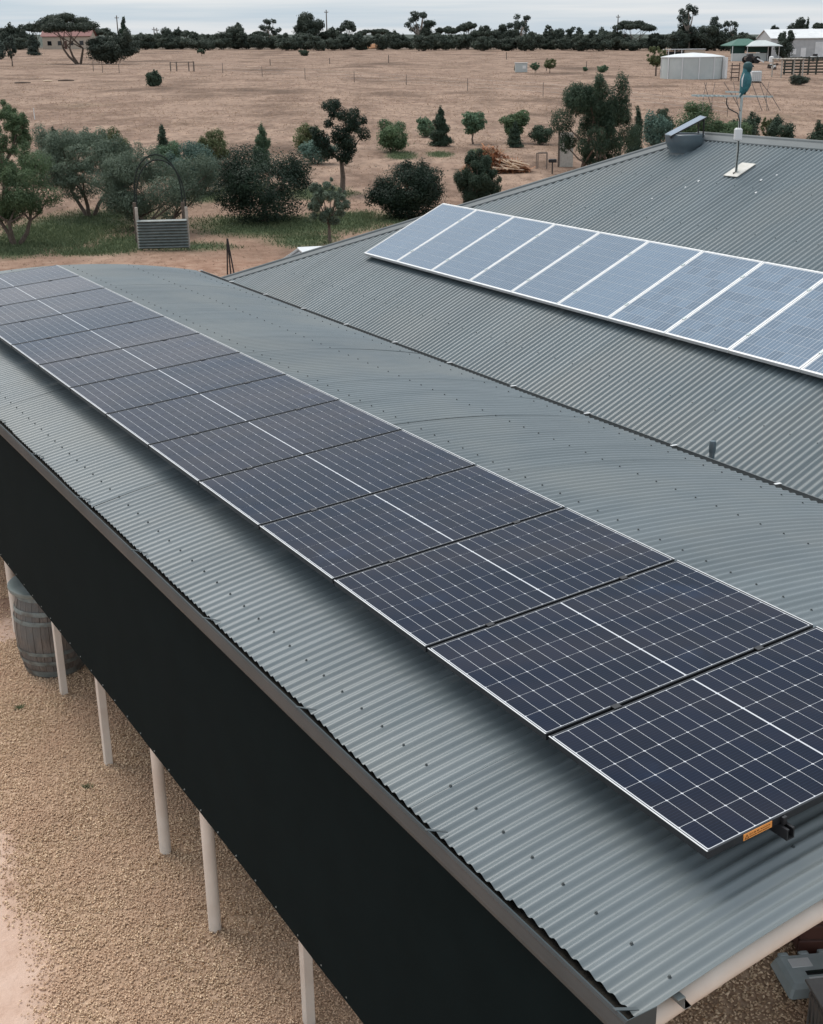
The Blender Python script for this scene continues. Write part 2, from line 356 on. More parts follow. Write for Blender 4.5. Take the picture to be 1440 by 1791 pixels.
gm = bpy.data.materials.new('dry_paddock_ground'); gm.use_nodes = True
t = gm.node_tree; n = t.nodes.new; l = t.links.new; bs = t.nodes['Principled BSDF']; bs.inputs['Roughness'].default_value = .95; bs.inputs['Specular IOR Level'].default_value = .15
tcn = n('ShaderNodeTexCoord')
rotm = n('ShaderNodeMapping'); rotm.inputs['Rotation'].default_value = (0, 0, -VIEW_ROT); l(tcn.outputs['Object'], rotm.inputs[0])
def noise(sc, det=6, st=None, rough=.62):
    q = n('ShaderNodeTexNoise'); q.inputs['Scale'].default_value = sc; q.inputs['Detail'].default_value = det; q.inputs['Roughness'].default_value = rough
    if st:
        k = n('ShaderNodeMapping'); k.inputs['Scale'].default_value = st; l(rotm.outputs[0], k.inputs[0]); l(k.outputs[0], q.inputs['Vector'])
    else: l(tcn.outputs['Object'], q.inputs['Vector'])
    return q.outputs['Fac']
def ramp(f, cols):
    q = n('ShaderNodeValToRGB'); e = q.color_ramp.elements
    e[0].position, e[0].color = cols[0][0], vec4(cols[0][1]); e[1].position, e[1].color = cols[-1][0], vec4(cols[-1][1])
    for p, c in cols[1:-1]: z = e.new(p); z.color = vec4(c)
    l(f, q.inputs[0]); return q.outputs[0]
def mixc(f, a, b_, mode='MIX'):
    q = n('ShaderNodeMix'); q.data_type = 'RGBA'; q.blend_type = mode
    if isinstance(f, float): q.inputs['Factor'].default_value = f
    else: l(f, q.inputs['Factor'])
    l(a, q.inputs['A'])
    if isinstance(b_, tuple): q.inputs['B'].default_value = vec4(b_)
    else: l(b_, q.inputs['B'])
    return q.outputs['Result']
def attr(nm):
    q = n('ShaderNodeAttribute'); q.attribute_name = nm; return q.outputs['Fac']
# mown dry grass: broad drifts along the rows, finer tufts inside
big = ramp(noise(.055, 8, (1.0, .55, 1), .68), [(.30, (.095, .064, .047)), (.42, (.180, .120, .088)), (.51, (.300, .210, .158)), (.57, (.200, .132, .098)), (.64, (.255, .180, .130)), (.72, (.115, .080, .058))])
fine = ramp(noise(1.3, 8, (1.5, .5, 1), .72), [(.28, (.46, .43, .40)), (.5, (1, 1, 1)), (.72, (1.28, 1.26, 1.22))])
fine2 = ramp(noise(.20, 8, (1.0, .5, 1), .72), [(.32, (.70, .67, .63)), (.5, (1, 1, 1)), (.7, (1.16, 1.15, 1.14))])
field = mixc(1.0, mixc(1.0, big, fine, 'MULTIPLY'), fine2, 'MULTIPLY')
redc = ramp(noise(2.2, 8), [(.3, (.18, .098, .064)), (.52, (.30, .182, .128)), (.72, (.38, .262, .195))])
greenc = ramp(noise(3.5, 8), [(.3, (.032, .052, .026)), (.55, (.075, .098, .048)), (.75, (.17, .155, .085))])
sandc = ramp(noise(3.0, 8), [(.25, (.42, .26, .19)), (.45, (.60, .42, .33)), (.62, (.66, .48, .39)), (.8, (.74, .58, .49))])
col = mixc(attr('red'), field, redc); col = mixc(attr('sand'), col, sandc); col = mixc(attr('green'), col, greenc)
gb = ramp(noise(14, 8), [(.25, (.25, .16, .10)), (.6, (.54, .38, .265)), (.8, (.70, .53, .39))])
col = mixc(attr('gravel'), col, gb)
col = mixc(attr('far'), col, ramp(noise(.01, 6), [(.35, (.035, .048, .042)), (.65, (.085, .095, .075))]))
l(col, bs.inputs['Base Color'])
bp = n('ShaderNodeBump'); bp.inputs['Strength'].default_value = .5; bp.inputs['Distance'].default_value = .06; l(noise(6, 8, None, .7), bp.inputs['Height']); l(bp.outputs[0], bs.inputs['Normal'])
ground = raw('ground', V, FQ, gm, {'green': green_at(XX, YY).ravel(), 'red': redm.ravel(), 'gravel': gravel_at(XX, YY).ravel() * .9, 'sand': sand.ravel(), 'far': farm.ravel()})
tag(ground, kind='structure')

# ---- gravel: tens of thousands of stones
def stones(name, label, n_, xr, yr, prob, smin, smax, sd):
    g = np.random.default_rng(sd); x = g.uniform(*xr, n_); y = g.uniform(*yr, n_); keep = g.random(n_) < prob(x, y); x, y = x[keep], y[keep]; k = len(x)
    a = smin + (smax - smin) * g.beta(1.3, 2.2, k) * 1.5; bb = a * g.uniform(.42, .75, k); c = a * g.uniform(.3, .55, k)
    base = np.array([[1, 0, 0], [0, 1, 0], [-1, 0, 0], [0, -1, 0], [0, 0, 1], [0, 0, -1]], float)
    base2 = base.copy(); P = base2[None] * np.stack([a, bb, c], -1)[:, None] * g.uniform(.75, 1.15, (k, 6, 1))
    th = g.uniform(0, 2 * math.pi, k); ti = g.normal(0, .38, k); cs, sn = np.cos(ti)[:, None], np.sin(ti)[:, None]
    X = P[..., 0] * cs - P[..., 2] * sn; Zc = P[..., 0] * sn + P[..., 2] * cs; Yc = P[..., 1]
    c2, s2 = np.cos(th)[:, None], np.sin(th)[:, None]
    W = np.stack([X * c2 - Yc * s2 + x[:, None], X * s2 + Yc * c2 + y[:, None], Zc + (gz(x, y) + c * .5 + g.uniform(0, .012, k))[:, None]], -1)
    fb = np.array([[0, 1, 4], [1, 2, 4], [2, 3, 4], [3, 0, 4], [1, 0, 5], [2, 1, 5], [3, 2, 5], [0, 3, 5]])
    Fq = (np.arange(k)[:, None, None] * 6 + fb[None]).reshape(-1, 3)
    rn = np.clip(g.beta(2.2, 2.0, k) + (fbm(x * 1.2, y * 1.2) - .5) * .5, 0, 1)
    o = raw(name, W.reshape(-1, 3), Fq, M['gravel'], {'rnd': np.repeat(rn, 6)}); tag(o, label, 'gravel', kind='stuff'); return o
stones('gravel', 'tan crushed gravel covering the yard beside and under the carport', 210000, (.6, 4.2), (4.3, 16.0), lambda x, y: np.clip(gravel_at(x, y) * 1.1, 0, 1) * (x < 3.6) * (x > 1.0 + .248 * (y - 7.08) - .3), .0072, .0138, 11)
stones('gravel', 'brown shaded gravel on the ground under the near end of the carport', 26000, (4.0, 7.4), (3.2, 6.2), lambda x, y: np.ones_like(x) * .95, .010, .019, 12)

# ================================================================== CARPORT (arched roof)
AXC, AZC, AR = 4.6103, -7.879, 10.9105
YN, YF, XL, XR = 2.611, 18.31, 2.43, 7.08
def arc(x, off=0.0):
    # point of the arched roof above plan position x, pushed outwards by off
    th = math.asin((x - AXC) / AR); return (AXC + (AR + off) * math.sin(th), AZC + (AR + off) * math.cos(th))
carport = thing('carport', 'long carport with arched grey corrugated roof on cream steel posts', 'carport', (0, 0, 0))
PIT = .0692
def corr_sheet(y0, ncor, lift, xs):
    ns = ncor * 8 + 3; V = []; 
    th = np.arcsin((xs - AXC) / AR)
    ys = y0 + np.arange(ns) * PIT / 8
    off = .0092 * np.cos(2 * math.pi * (ys - YN) / PIT) + lift
    rad = AR + off[:, None]
    X = AXC + rad * np.sin(th)[None]; Z = AZC + rad * np.cos(th)[None]; Y = np.repeat(ys[:, None], len(xs), 1)
    return np.stack([X, Y, Z], -1)
def grid_faces(a, b):
    I, J = np.meshgrid(np.arange(a - 1), np.arange(b - 1), indexing='ij'); k = (I * b + J).ravel()
    return np.stack([k, k + 1, k + b + 1, k + b], -1)
def thicken(G, tv):
    # closed thin sheet from a vertex grid G (a,b,3) and per-vertex offset tv
    a, b = G.shape[:2]; n0 = a * b; V = np.concatenate([G.reshape(-1, 3), (G + tv).reshape(-1, 3)])
    f = grid_faces(a, b); F = [f, f[:, ::-1] + n0]
    def strip(idx):
        idx = np.asarray(idx); return np.stack([idx[:-1], idx[:-1] + n0, idx[1:] + n0, idx[1:]], -1)
    k = np.arange(n0).reshape(a, b)
    F += [strip(k[0]), strip(k[-1][::-1]), strip(k[:, -1]), strip(k[::-1, 0])]
    return V, np.concatenate(F)
xs_ = np.linspace(XL, XR, 42); nsheet = 21; ncor = 11
gs = np.random.default_rng(5)
y0 = YN
while y0 < YF - .05:
    k = min(ncor, max(1, int(round((YF - y0) / PIT))))
    xs2 = xs_.copy(); xs2[0] += gs.uniform(-.008, .008)
    G = corr_sheet(y0, k, .0012 + gs.uniform(0, .0016), xs2)
    # the upper edge of each lap lifts a little, as laid sheets do
    lapl = np.zeros(G.shape[0]); lapl[:3] = np.array([.0032, .002, .0006]) * (gs.random() < .22); G[..., 2] += lapl[:, None] * (.5 + .5 * np.sin(np.linspace(0, 9, 42) + gs.uniform(0, 6)))[None]
    V, Fq = thicken(G, np.array([0, 0, -.0008])); raw('roof_sheet', V, Fq, M['roof'], parent=carport, smooth=True)
    y0 += k * PIT
# screws along the purlin rows
rows = [2.63, 3.45, 4.3, 5.12, 6.0, 6.86]
sb = MB()
for x in rows:
    k = 1
    while YN + k * PIT < YF - .05:
        X, Z = arc(x, .0095); y = YN + k * PIT
        sb.lathe([(.0085, 0), (.0085, .002), (.0055, .003), (.0055, .008), (.003, .009)], 6, (X, y, Z))
        k += 3
    
tag(sb.build('roof_screws', M['screw'], carport), kind='stuff')
# purlins
for x in rows:
    X, Z = arc(x, -.020); p = MB()
    p.prism([(X - .035, Z), (X - .035, Z - .004), (X - .004, Z - .004), (X - .004, Z - .052), (X + .03, Z - .052), (X + .03, Z - .056), (X, Z - .056), (X, Z)], 1, YN - .012, YF - .03)
    p.build('purlin', M['purlin'], carport)
# rolled tube rafters
for y in (2.70, 7.55, 12.6, 18.1):
    pts = []
    for x in np.linspace(2.52, 7.05, 26):
        X, Z = arc(x, -.122); pts.append((X, y, Z))
    MB().tube(pts, .056, 20).build('curved_rafter', M['cream'], carport, True)
# edge gutters
def gutter(x_out, x_in, ztop, h, name, mt):
    s = 1 if x_in > x_out else -1; t = .0025
    o = [(x_out, ztop), (x_out - s * .004, ztop - .014), (x_out + s * .001, ztop - .022), (x_out + s * .001, ztop - .062), (x_out + s * .006, ztop - .068), (x_out + s * .006, ztop - .094), (x_out + s * .016, ztop - h), (x_in, ztop - h), (x_in, ztop - .098)]
    i = [(x_in - s * t, ztop - .098), (x_in - s * t, ztop - h + t), (x_out + s * .018, ztop - h + t), (x_out + s * .010, ztop - .092), (x_out + s * .010, ztop - .066), (x_out + s * .005, ztop - .06), (x_out + s * .005, ztop - .022), (x_out + s * .006, ztop - .012), (x_out + s * .008, ztop - .002)]
    g = MB(); g.prism(o + i, 1, YN - .03, YF + .06); return g.build(name, mt, carport)
ZG = 2.878
gut = gutter(2.347, 2.475, ZG, .125, 'gutter', M['gutter'])
MB().box((2.415, (YN + YF) / 2, ZG - .112), (.10, YF - YN, .016)).build('gutter_floor', M['gutterin'], gut)  # very dark mottled strip along the gutter floor
for y in (YN - .0315, YF + .0615): MB().box((2.412, y, ZG - .063), (.135, .003, .124)).build('gutter_end_cap', M['gutter'], gut)
y = YN + .03
while y < YF:
    MB().bar((2.343, y, ZG + .003), (2.45, y, ZG - .045), .016, .003).build('gutter_strap', M['cap'], gut); y += 1.24
XRz = arc(XR)[1]
g2 = gutter(XR + .085, XR - .03, XRz + .005, .10, 'gutter', M['cap'])
y = YN + .35
while y < YF:
    MB().bar((XR + .088, y, XRz + .010), (XR + .02, y, XRz + .014), .024, .003).build('gutter_strap', M['zinc'], g2); y += 1.18
# ledger beams under the edges
MB().box((2.60, (YN + YF) / 2 + .05, 2.60), (.06, YF - YN - .3, .14), bev=.004).build('edge_beam', M['cream'], carport)
MB().box((7.0, (YN + YF) / 2 + .05, 2.42), (.06, YF - YN - .3, .14), bev=.004).build('edge_beam', M['cream'], carport)
# posts along the yard side
def round_post(x, y, r=.046): MB().lathe([(r, gz(x, y) - .05), (r, 2.62)], 20, (x, y, 0)).build('post', M['cream'], carport, True)
def square_post(x, y, a=.066): MB().box((x, y, (gz(x, y) - .05 + 2.60) / 2), (a, a, 2.65 - gz(x, y)), bev=.006).build('post', M['cream'], carport)
for (px, py), kind in (((376, 1637), 'r'), ((289, 1501), 'r'), ((189, 1345), 's'), ((111, 1222), 's'), ((541, 1803), 's'), ((30, 1112), 'r')):
    p = at(px, py - 5)
    (round_post if kind == 'r' else square_post)(p[0] + .02, p[1] + .04)
for y in (2.9, 15.6, 17.9): round_post(2.60, y)
for y in (3.0, 8, 13, 18): round_post(7.0, y)

# shade blind
bl = thing('shade_blind', 'black shade cloth blind hung along the yard side of the carport', 'blind', (2.415, 10, 1.27))
ny, nzz = 160, 10
yy = np.linspace(YN + .02, YF + .02, ny); zz = np.linspace(2.745, 1.262, nzz)
YYb, ZZb = np.meshgrid(yy, zz, indexing='ij'); XXb = 2.40 + .012 * (fbm(YYb * .6, ZZb * .8) - .5)
ZZb = ZZb + np.where(ZZb < 1.3, .008 * (fbm(YYb * .7, YYb * 0 + 3) - .5), 0)
Gb = np.stack([XXb - 2.415, YYb - 10, ZZb - 1.27], -1); V, Fq = thicken(Gb, np.array([.002, 0, 0])); raw('cloth', V, Fq, M['blind'], parent=bl, smooth=True)
eb = MB()
for y in np.arange(YN + .15, YF, .29):
    eb.tube([(-.020, y - 10, .022), (-.013, y - 10, .022)], .0055, 8)
tag(eb.build('eyelets', M['purlin'], bl), kind='stuff')

# ================================================================== SOLAR ARRAY ON THE CARPORT
AO = np.array([4.646, 17.167, 3.233]); AT = R(3.80); AW, AP = 1.660, 1.02
PH = AP - .020
def mono_panel(separate):
    root = bpy.data.objects.new('solar_panel', None); C.objects.link(root)
    fr = MB(); lip = .011; t_ = .035
    def rim(x0, x1, y0, y1): fr.box(((x0 + x1) / 2, (y0 + y1) / 2, -t_ / 2), (x1 - x0, y1 - y0, t_), bev=.0015)
    rim(-AW, 0, 0, lip); rim(-AW, 0, PH - lip, PH); rim(-AW, -AW + lip, lip, PH - lip); rim(-lip, 0, lip, PH - lip)
    fr.build('frame', M['frame'], root)
    lam = MB().box((-AW / 2, PH / 2, -.005), (AW - 2 * lip + .001, PH - 2 * lip + .001, .006)).build('backsheet', M['margin'], root)
    for xe in (-AW + .0012, -.0012):
        MB().box((xe, PH / 2, .0004), (.0065, PH - .004, .0010)).build('frame_trim', M['silver'], root)
    mx_, my_ = .006, .0042; gap = .0032; mid = .0100
    cw = (AW - 2 * lip - 2 * mx_ - mid - 18 * gap) / 20; ch = (PH - 2 * lip - 2 * my_ - 5 * gap) / 6
    c = .0042
    def cellmesh():
        b = MB(); pts = [(c, 0), (cw - c, 0), (cw, c), (cw, ch - c), (cw - c, ch), (c, ch), (0, ch - c), (0, c)]
        return b.prism(pts, 2, 0, .0009)
    me = globals().get('_cellme')
    if me is None:
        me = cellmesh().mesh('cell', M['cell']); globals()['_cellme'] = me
    big = MB()
    for i in range(20):
        x = -AW + lip + mx_ + i * (cw + gap) + (mid - gap if i >= 10 else 0)
        for j in range(6):
            y = lip + my_ + j * (ch + gap)
            if separate:
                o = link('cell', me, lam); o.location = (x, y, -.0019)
            else:
                pts = [(x + c, y), (x + cw - c, y), (x + cw, y + c), (x + cw, y + ch - c), (x + cw - c, y + ch), (x + c, y + ch), (x, y + ch - c), (x, y + c)]
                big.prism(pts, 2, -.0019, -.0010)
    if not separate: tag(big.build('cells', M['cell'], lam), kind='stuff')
    return root
near_p = mono_panel(True); far_p = mono_panel(False); used = {True: False, False: False}
ORD = ['nearest', 'second', 'third', 'fourth', 'fifth', 'sixth', 'seventh', 'eighth', 'ninth', 'tenth', 'eleventh', 'twelfth', 'thirteenth', 'farthest']
panel1 = None
for k in range(14):
    idx = 13 - k; sepr = idx < 8; src = near_p if sepr else far_p
    o = src if not used[sepr] else copy_tree(src); used[sepr] = True
    o.location = (AO[0], AO[1] - (k + 1) * AP + .010, AO[2]); o.rotation_euler = (0, -AT, 0)
    nm = ORD[idx]
    lab = {0: 'nearest dark solar panel on the carport roof, with an orange sticker', 13: 'farthest dark solar panel on the carport roof, at the far roof end'}.get(idx, 'dark solar panel on the carport roof, %s counted from the near end' % nm)
    tag(o, lab, 'solar panel', 'dark solar panels in a row on the carport roof')
    if idx == 0: panel1 = o
# rails under the array
ex = np.array([math.cos(AT), 0, math.sin(AT)]); en = np.array([-math.sin(AT), 0, math.cos(AT)])
for frac, lab in ((.235, 'black mounting rail under the yard side half of the carport panels'), (.77, 'black mounting rail under the house side half of the carport panels')):
    c = AO + ex * (-AW + frac * AW) - en * .036
    ya, yb = AO[1] - 14 * AP - (.036 if frac < .5 else .03), AO[1] + .05
    rt = thing('mounting_rail', lab, 'rail', (c[0], ya, c[2])); rt.rotation_euler = (0, -AT, 0)
    b = MB()
    b.prism([(-.02, -.052), (.02, -.052), (.02, -.002), (.0085, -.002), (.0085, -.008), (.014, -.008), (.014, -.046), (-.014, -.046), (-.014, -.008), (-.0085, -.008), (-.0085, -.002), (-.02, -.002)], 1, 0, yb - ya)
    b.build('rail', M['black'], rt)
    for j in range(15):
        yy_ = AO[1] - j * AP - ya; yc = min(max(yy_, 0), yb - ya)
        if 0 < j < 14: MB().box((0, yc, .0385), (.042, .034, .006), bev=.002).build('clamp', M['black'], rt)
        MB().box((0, yc, .016), (.02, .012, .034)).build('clamp_bolt', M['black'], rt)
    for j in range(1, 15, 2):
        yy_ = AO[1] - j * AP + .35 - ya
        zr = arc(c[0], .009)[1] - c[2]
        MB().box((.026, yy_, (zr - .006) / 2 - .003), (.006, .04, abs(zr) - .002)).box((.05, yy_, zr + .003), (.05, .04, .006)).build('roof_foot', M['black'], rt)
# warning sticker on the near edge of the first panel
st = MB().box((-AW * .845, -.0012, -.017), (.150, .0016, .029)).build('warning_label', M['orange'], panel1); st['label'] = 'orange warning sticker on the near edge'
ik = MB()
xx = -AW * .845 - .058
for (a, b) in (((-.010, -.026), (.010, -.026)), ((.010, -.026), (0, -.009)), ((0, -.009), (-.010, -.026))):
    ik.bar((xx + a[0], -.0026, a[1]), (xx + b[0], -.0026, b[1]), .0024)
tri = ik.build('warning_triangle', M['ink'], st)
tx = MB(); gl = np.random.default_rng(21)
for row, (z_, h_, x0_, x1_) in enumerate(((-.013, .007, .016, .066), (-.0235, .004, .016, .122), (-.013, .004, .074, .122))):
    x_ = x0_
    while x_ < x1_:
        w_ = gl.uniform(.3, .75) * h_; tx.box((xx + x_, -.0026, z_), (w_, .0008, h_ * gl.uniform(.75, 1))); x_ += w_ + h_ * (.22 if gl.random() < .82 else .8)
tx.build('label_print', M['ink'], st)

# ================================================================== HOUSE
HA = R(24.27); HO = np.array([9.686, 17.775, 2.859])
hn = np.array([-math.sin(HA), 0, math.cos(HA)]); hs = np.array([math.cos(HA), 0, math.sin(HA)])
HD = float(hn @ HO) - .12
def hz_(x): return (HD + math.sin(HA) * x) / math.cos(HA)      # height of the yard-side slope
EX, RX, HY = 7.78, 13.88, 14.81; BX = 2 * RX - EX; YEND = -3.0
RZ = hz_(RX); EZ = hz_(EX)
house = thing('house', 'house with hipped grey corrugated steel roof next to the carport', 'house', (RX, 9, 0))
def hloc(V): V = np.array(V, float); V -= np.array([RX, 9, 0]); return V
HP = .0845; KH = 1.055
def hip_y(x): return HY + (RX - x) * KH
YE = hip_y(EX)
def hsheet(ya, yb, lift):
    ns = max(3, int(round((yb - ya) / HP * 8)) + 1); ys = np.linspace(ya, yb, ns); G = np.zeros((ns, 2, 3))
    for i, y in enumerate(ys):
        x1 = RX - .02 if y <= HY else max(EX + .01, RX - (y - HY) / KH - .02)
        o = .0125 * math.cos(2 * math.pi * y / HP) + lift
        for j, x in enumerate((EX, x1)): G[i, j] = np.array([x, y, hz_(x)]) + hn * o
    V, Fq = thicken(G, -hn * .0008); raw('roof_sheet', hloc(V), Fq, M['roof2'], parent=house, smooth=True)
y = YEND
while y < YE - .05:
    y1 = min(y + HP * 9, YE); hsheet(y, y1 + (HP * .25 if y1 < YE else 0), .001 + gs.uniform(0, .002)); y = y1
# the two hidden slopes (far hip end and garden side)
def slope(name, P0, P1, Q0, Q1, nn):
    G = np.zeros((nn + 1, 2, 3)); nrm = np.cross(np.array(P1) - P0, np.array(Q0) - P0); nrm /= np.linalg.norm(nrm); nrm *= np.sign(nrm[2])
    for i in range(nn + 1):
        s_ = i / nn; o = nrm * (.010 * math.cos(math.pi * i))
        G[i, 0] = np.array(P0) * (1 - s_) + np.array(P1) * s_ + o; G[i, 1] = np.array(Q0) * (1 - s_) + np.array(Q1) * s_ + o
    V, Fq = thicken(G, -nrm * .001); raw(name, hloc(V), Fq, M['roof2'], parent=house)
slope('hip_end_slope', (EX, YE, EZ), (BX, YE, EZ), (RX, HY, RZ), (RX + .01, HY, RZ), 290)
slope('garden_slope', (BX, YEND, EZ), (BX, YE, EZ), (RX, YEND, RZ), (RX, HY, RZ), 560)
# ridge and hip capping: two folded flaps and a roll
def cap(a, b, fl, fr_, name):
    a, b = np.array(a, float), np.array(b, float); t = (b - a) / np.linalg.norm(b - a)
    m_ = MB(); up = np.array([0, 0, 1.0]); n_ = max(2, int(np.linalg.norm(b - a) / 1.2)); prof = []
    for wv in (fl, fr_): prof.append(np.array(wv, float))
    ring = [prof[0] * .17 - up * .002, prof[0] * .165 + up * .012, prof[0] * .035 + up * .013]
    for k in range(7):
        g_ = math.pi * k / 6; u_ = prof[0] * .026 * math.cos(g_) if math.cos(g_) > 0 else prof[1] * .026 * -math.cos(g_)
        ring.append(u_ + up * (.016 + .026 * math.sin(g_)))
    ring += [prof[1] * .035 + up * .013, prof[1] * .165 + up * .012, prof[1] * .17 - up * .002]
    k = len(ring); V = []; Fq = []
    for p in (a, b): V += [p + r for r in ring]
    for i in range(k - 1): Fq.append((i, i + 1, k + i + 1, k + i))
    V2 = [np.array(v) - up * .002 for v in V]; K = len(V)
    Fq += [tuple(K + i for i in f[::-1]) for f in Fq]
    m_.add(hloc(V + V2), Fq); m_.build(name, M['cap'], house, True)
dw = lambda v: np.array(v) / np.linalg.norm(v)
lift = np.array([0, 0, .012])
cap(np.array([RX, YEND, RZ]) + lift, np.array([RX, HY + .05, RZ]) + lift, -hs, dw([math.cos(HA), 0, -math.sin(HA)]), 'ridge_cap')
hipdir = dw(np.array([EX, YE, EZ]) - np.array([RX, HY, RZ]))
perp = np.cross(hn, hipdir); perp *= -np.sign(perp[1]); n2 = dw([0, math.sin(math.atan((RZ - EZ) / (YE - HY))), math.cos(math.atan((RZ - EZ) / (YE - HY)))])
perp2 = np.cross(n2, hipdir); perp2 *= np.sign(perp2[1])
cap(np.array([RX, HY, RZ]) + lift * 1.2, np.array([EX, YE, EZ]) + lift * 1.2, perp, perp2, 'hip_cap')
# screws, walls, soffit, gutter
sb = MB()
for x in np.arange(EX + .3, RX - .2, .93):
    y = YEND + .3
    while y < hip_y(x) - .2:
        yy_ = round(y / HP) * HP; p = np.array([x, yy_, hz_(x)]) + hn * .0105
        sb.lathe([(.009, 0), (.006, .004), (.006, .009)], 5, hloc(p)); y += HP * 4
tag(sb.build('roof_screws', M['screw'], house), kind='stuff')
MB().box(hloc(((EX + BX) / 2, (YEND + YE) / 2, EZ / 2 - .25)), (BX - EX - 1.0, YE - YEND - 1.0, EZ + .2), bev=.01).build('wall', M['beige'], house)
MB().box(hloc(((EX + BX) / 2, (YEND + YE) / 2, EZ - .115)), (BX - EX - .06, YE - YEND - .06, .05)).build('soffit', M['cream'], house)
MB().box(hloc((EX - .04, (YEND + YE) / 2, EZ - .07)), (.11, YE - YEND + .1, .11), bev=.01).build('gutter', M['cap'], house)
MB().box(hloc(((EX + BX) / 2, YE + .04, EZ - .07)), (BX - EX + .1, .11, .11), bev=.01).build('gutter', M['cap'], house)

# ---- house solar panels
HL, HWD = 1.63, 1.01; PHH = HWD - .008
def poly_panel(separate):
    root = bpy.data.objects.new('solar_panel', None); C.objects.link(root)
    fr = MB(); lip = .021; t_ = .042
    for x0, x1, y0_, y1_ in ((0, HL, 0, lip), (0, HL, PHH - lip, PHH), (0, lip, lip, PHH - lip), (HL - lip, HL, lip, PHH - lip)):
        fr.box(((x0 + x1) / 2, (y0_ + y1_) / 2, -t_ / 2), (x1 - x0, y1_ - y0_, t_), bev=.002)
    fr.build('frame', M['silver'], root)
    lam = MB().box((HL / 2, PHH / 2, -.008), (HL - 2 * lip + .001, PHH - 2 * lip + .001, .006)).build('backsheet', M['margin'], root)
    gap = .0035; m_ = .012; cw = (HL - 2 * lip - 2 * m_ - 9 * gap) / 10; ch = (PHH - 2 * lip - 2 * m_ - 5 * gap) / 6
    me = globals().get('_polyme')
    if me is None: me = MB().box((cw / 2, ch / 2, .0004), (cw, ch, .0008)).mesh('cell', M['poly']); globals()['_polyme'] = me
    big = MB()
    for i in range(10):
        for j in range(6):
            x = lip + m_ + i * (cw + gap); y_ = lip + m_ + j * (ch + gap)
            if separate: link('cell', me, lam).location = (x, y_, -.0048)
            else: big.box((x + cw / 2, y_ + ch / 2, -.0044), (cw, ch, .0008))
    if not separate: tag(big.build('cells', M['poly'], lam), kind='stuff')
    return root
pn, pf = poly_panel(True), poly_panel(False); used = {True: False, False: False}
for k in range(11):
    sepr = k >= 6; src = pn if sepr else pf; o = src if not used[sepr] else copy_tree(src); used[sepr] = True
    o.location = (HO[0], HO[1] - (k + 1) * HWD + .004, HO[2]); o.rotation_euler = (0, -HA, 0)
    lab = 'blue solar panel on the house roof, %s counted from the left' % ['first', 'second', 'third', 'fourth', 'fifth', 'sixth', 'seventh', 'eighth', 'ninth', 'tenth', 'eleventh'][k]
    if k == 0: lab = 'leftmost blue solar panel on the house roof, by the hip'
    tag(o, lab, 'solar panel', 'blue silver framed solar panels on the house roof')
for d_, lab in ((.32, 'lower aluminium rail under the blue house panels'), (1.27, 'upper aluminium rail under the blue house panels')):
    c = HO + hs * d_ - hn * .044
    rt = thing('mounting_rail', lab, 'rail', (c[0], HO[1] - 11 * HWD - .05, c[2])); rt.rotation_euler = (0, -HA, 0)
    MB().box((0, 11 * HWD / 2 + .08, -.022), (.04, 11 * HWD + .16, .042), bev=.003).build('rail', M['alu'], rt)
    for j in range(1, 11): MB().box((0, j * HWD + .05, .0475), (.045, .03, .005)).build('clamp', M['alu'], rt)
    for j in range(0, 12): MB().box((0, j * HWD * .98 + .2, -.062), (.04, .04, .04)).build('roof_foot', M['alu'], rt)

# ---- roof ventilator with its own little solar panel
p = np.array([13.50, 14.72, hz_(13.50)])
vt = thing('roof_ventilator', 'blue grey drum ventilator with small tilted solar panel on house ridge', 'ventilator', p); vt.scale = (.86, .86, .86)
MB().lathe([(.24, -.20), (.235, -.04), (.22, .02), (.21, .05)], 36).build('base_flashing', M['roof2'], vt, True)
MB().lathe([(.25, -.06), (.262, .0), (.295, .045), (.322, .10), (.332, .16), (.338, .235), (.325, .245), (.305, .24), (.28, .15)], 40).build('drum', M['bluegrey'], vt, True)
MB().lathe([(.305, .225), (.05, .232)], 36).build('drum_top', M['black'], vt, True)
ang = VIEW_ROT
tp = MB(); ca, sa = math.cos(ang), math.sin(ang)
def vp(u, v, z): return (u * ca - v * sa, u * sa + v * ca, z)
tilt = R(27); q = []
for z_off in (0, .022):
    for u, v in ((-.34, -.26), (.34, -.26), (.34, .26), (-.34, .26)): q.append(vp(u * math.cos(tilt), v, .36 + u * math.sin(tilt) + z_off))
tp.add(q, [(3, 2, 1, 0), (4, 5, 6, 7), (0, 1, 5, 4), (1, 2, 6, 5), (2, 3, 7, 6), (3, 0, 4, 7)])
pn_ = tp.build('panel', M['black'], vt)
q = [vp(u * math.cos(tilt), v, .36 + u * math.sin(tilt) + .0235) for u, v in ((-.325, -.245), (.325, -.245), (.325, .245), (-.325, .245))]
MB().add(q, [(0, 1, 2, 3)]).build('panel_glass', M['poly'], pn_)
for v in (-.2, .2):
    MB().bar(vp(.27, v, .20), vp(.27, v, .49), .018).build('bracket', M['black'], vt)
    MB().bar(vp(-.27, v, .19), vp(-.28, v, .235), .018).build('bracket', M['black'], vt)
    MB().bar(vp(-.25, v, .20), vp(.27, v, .20), .018).build('bracket', M['black'], vt)

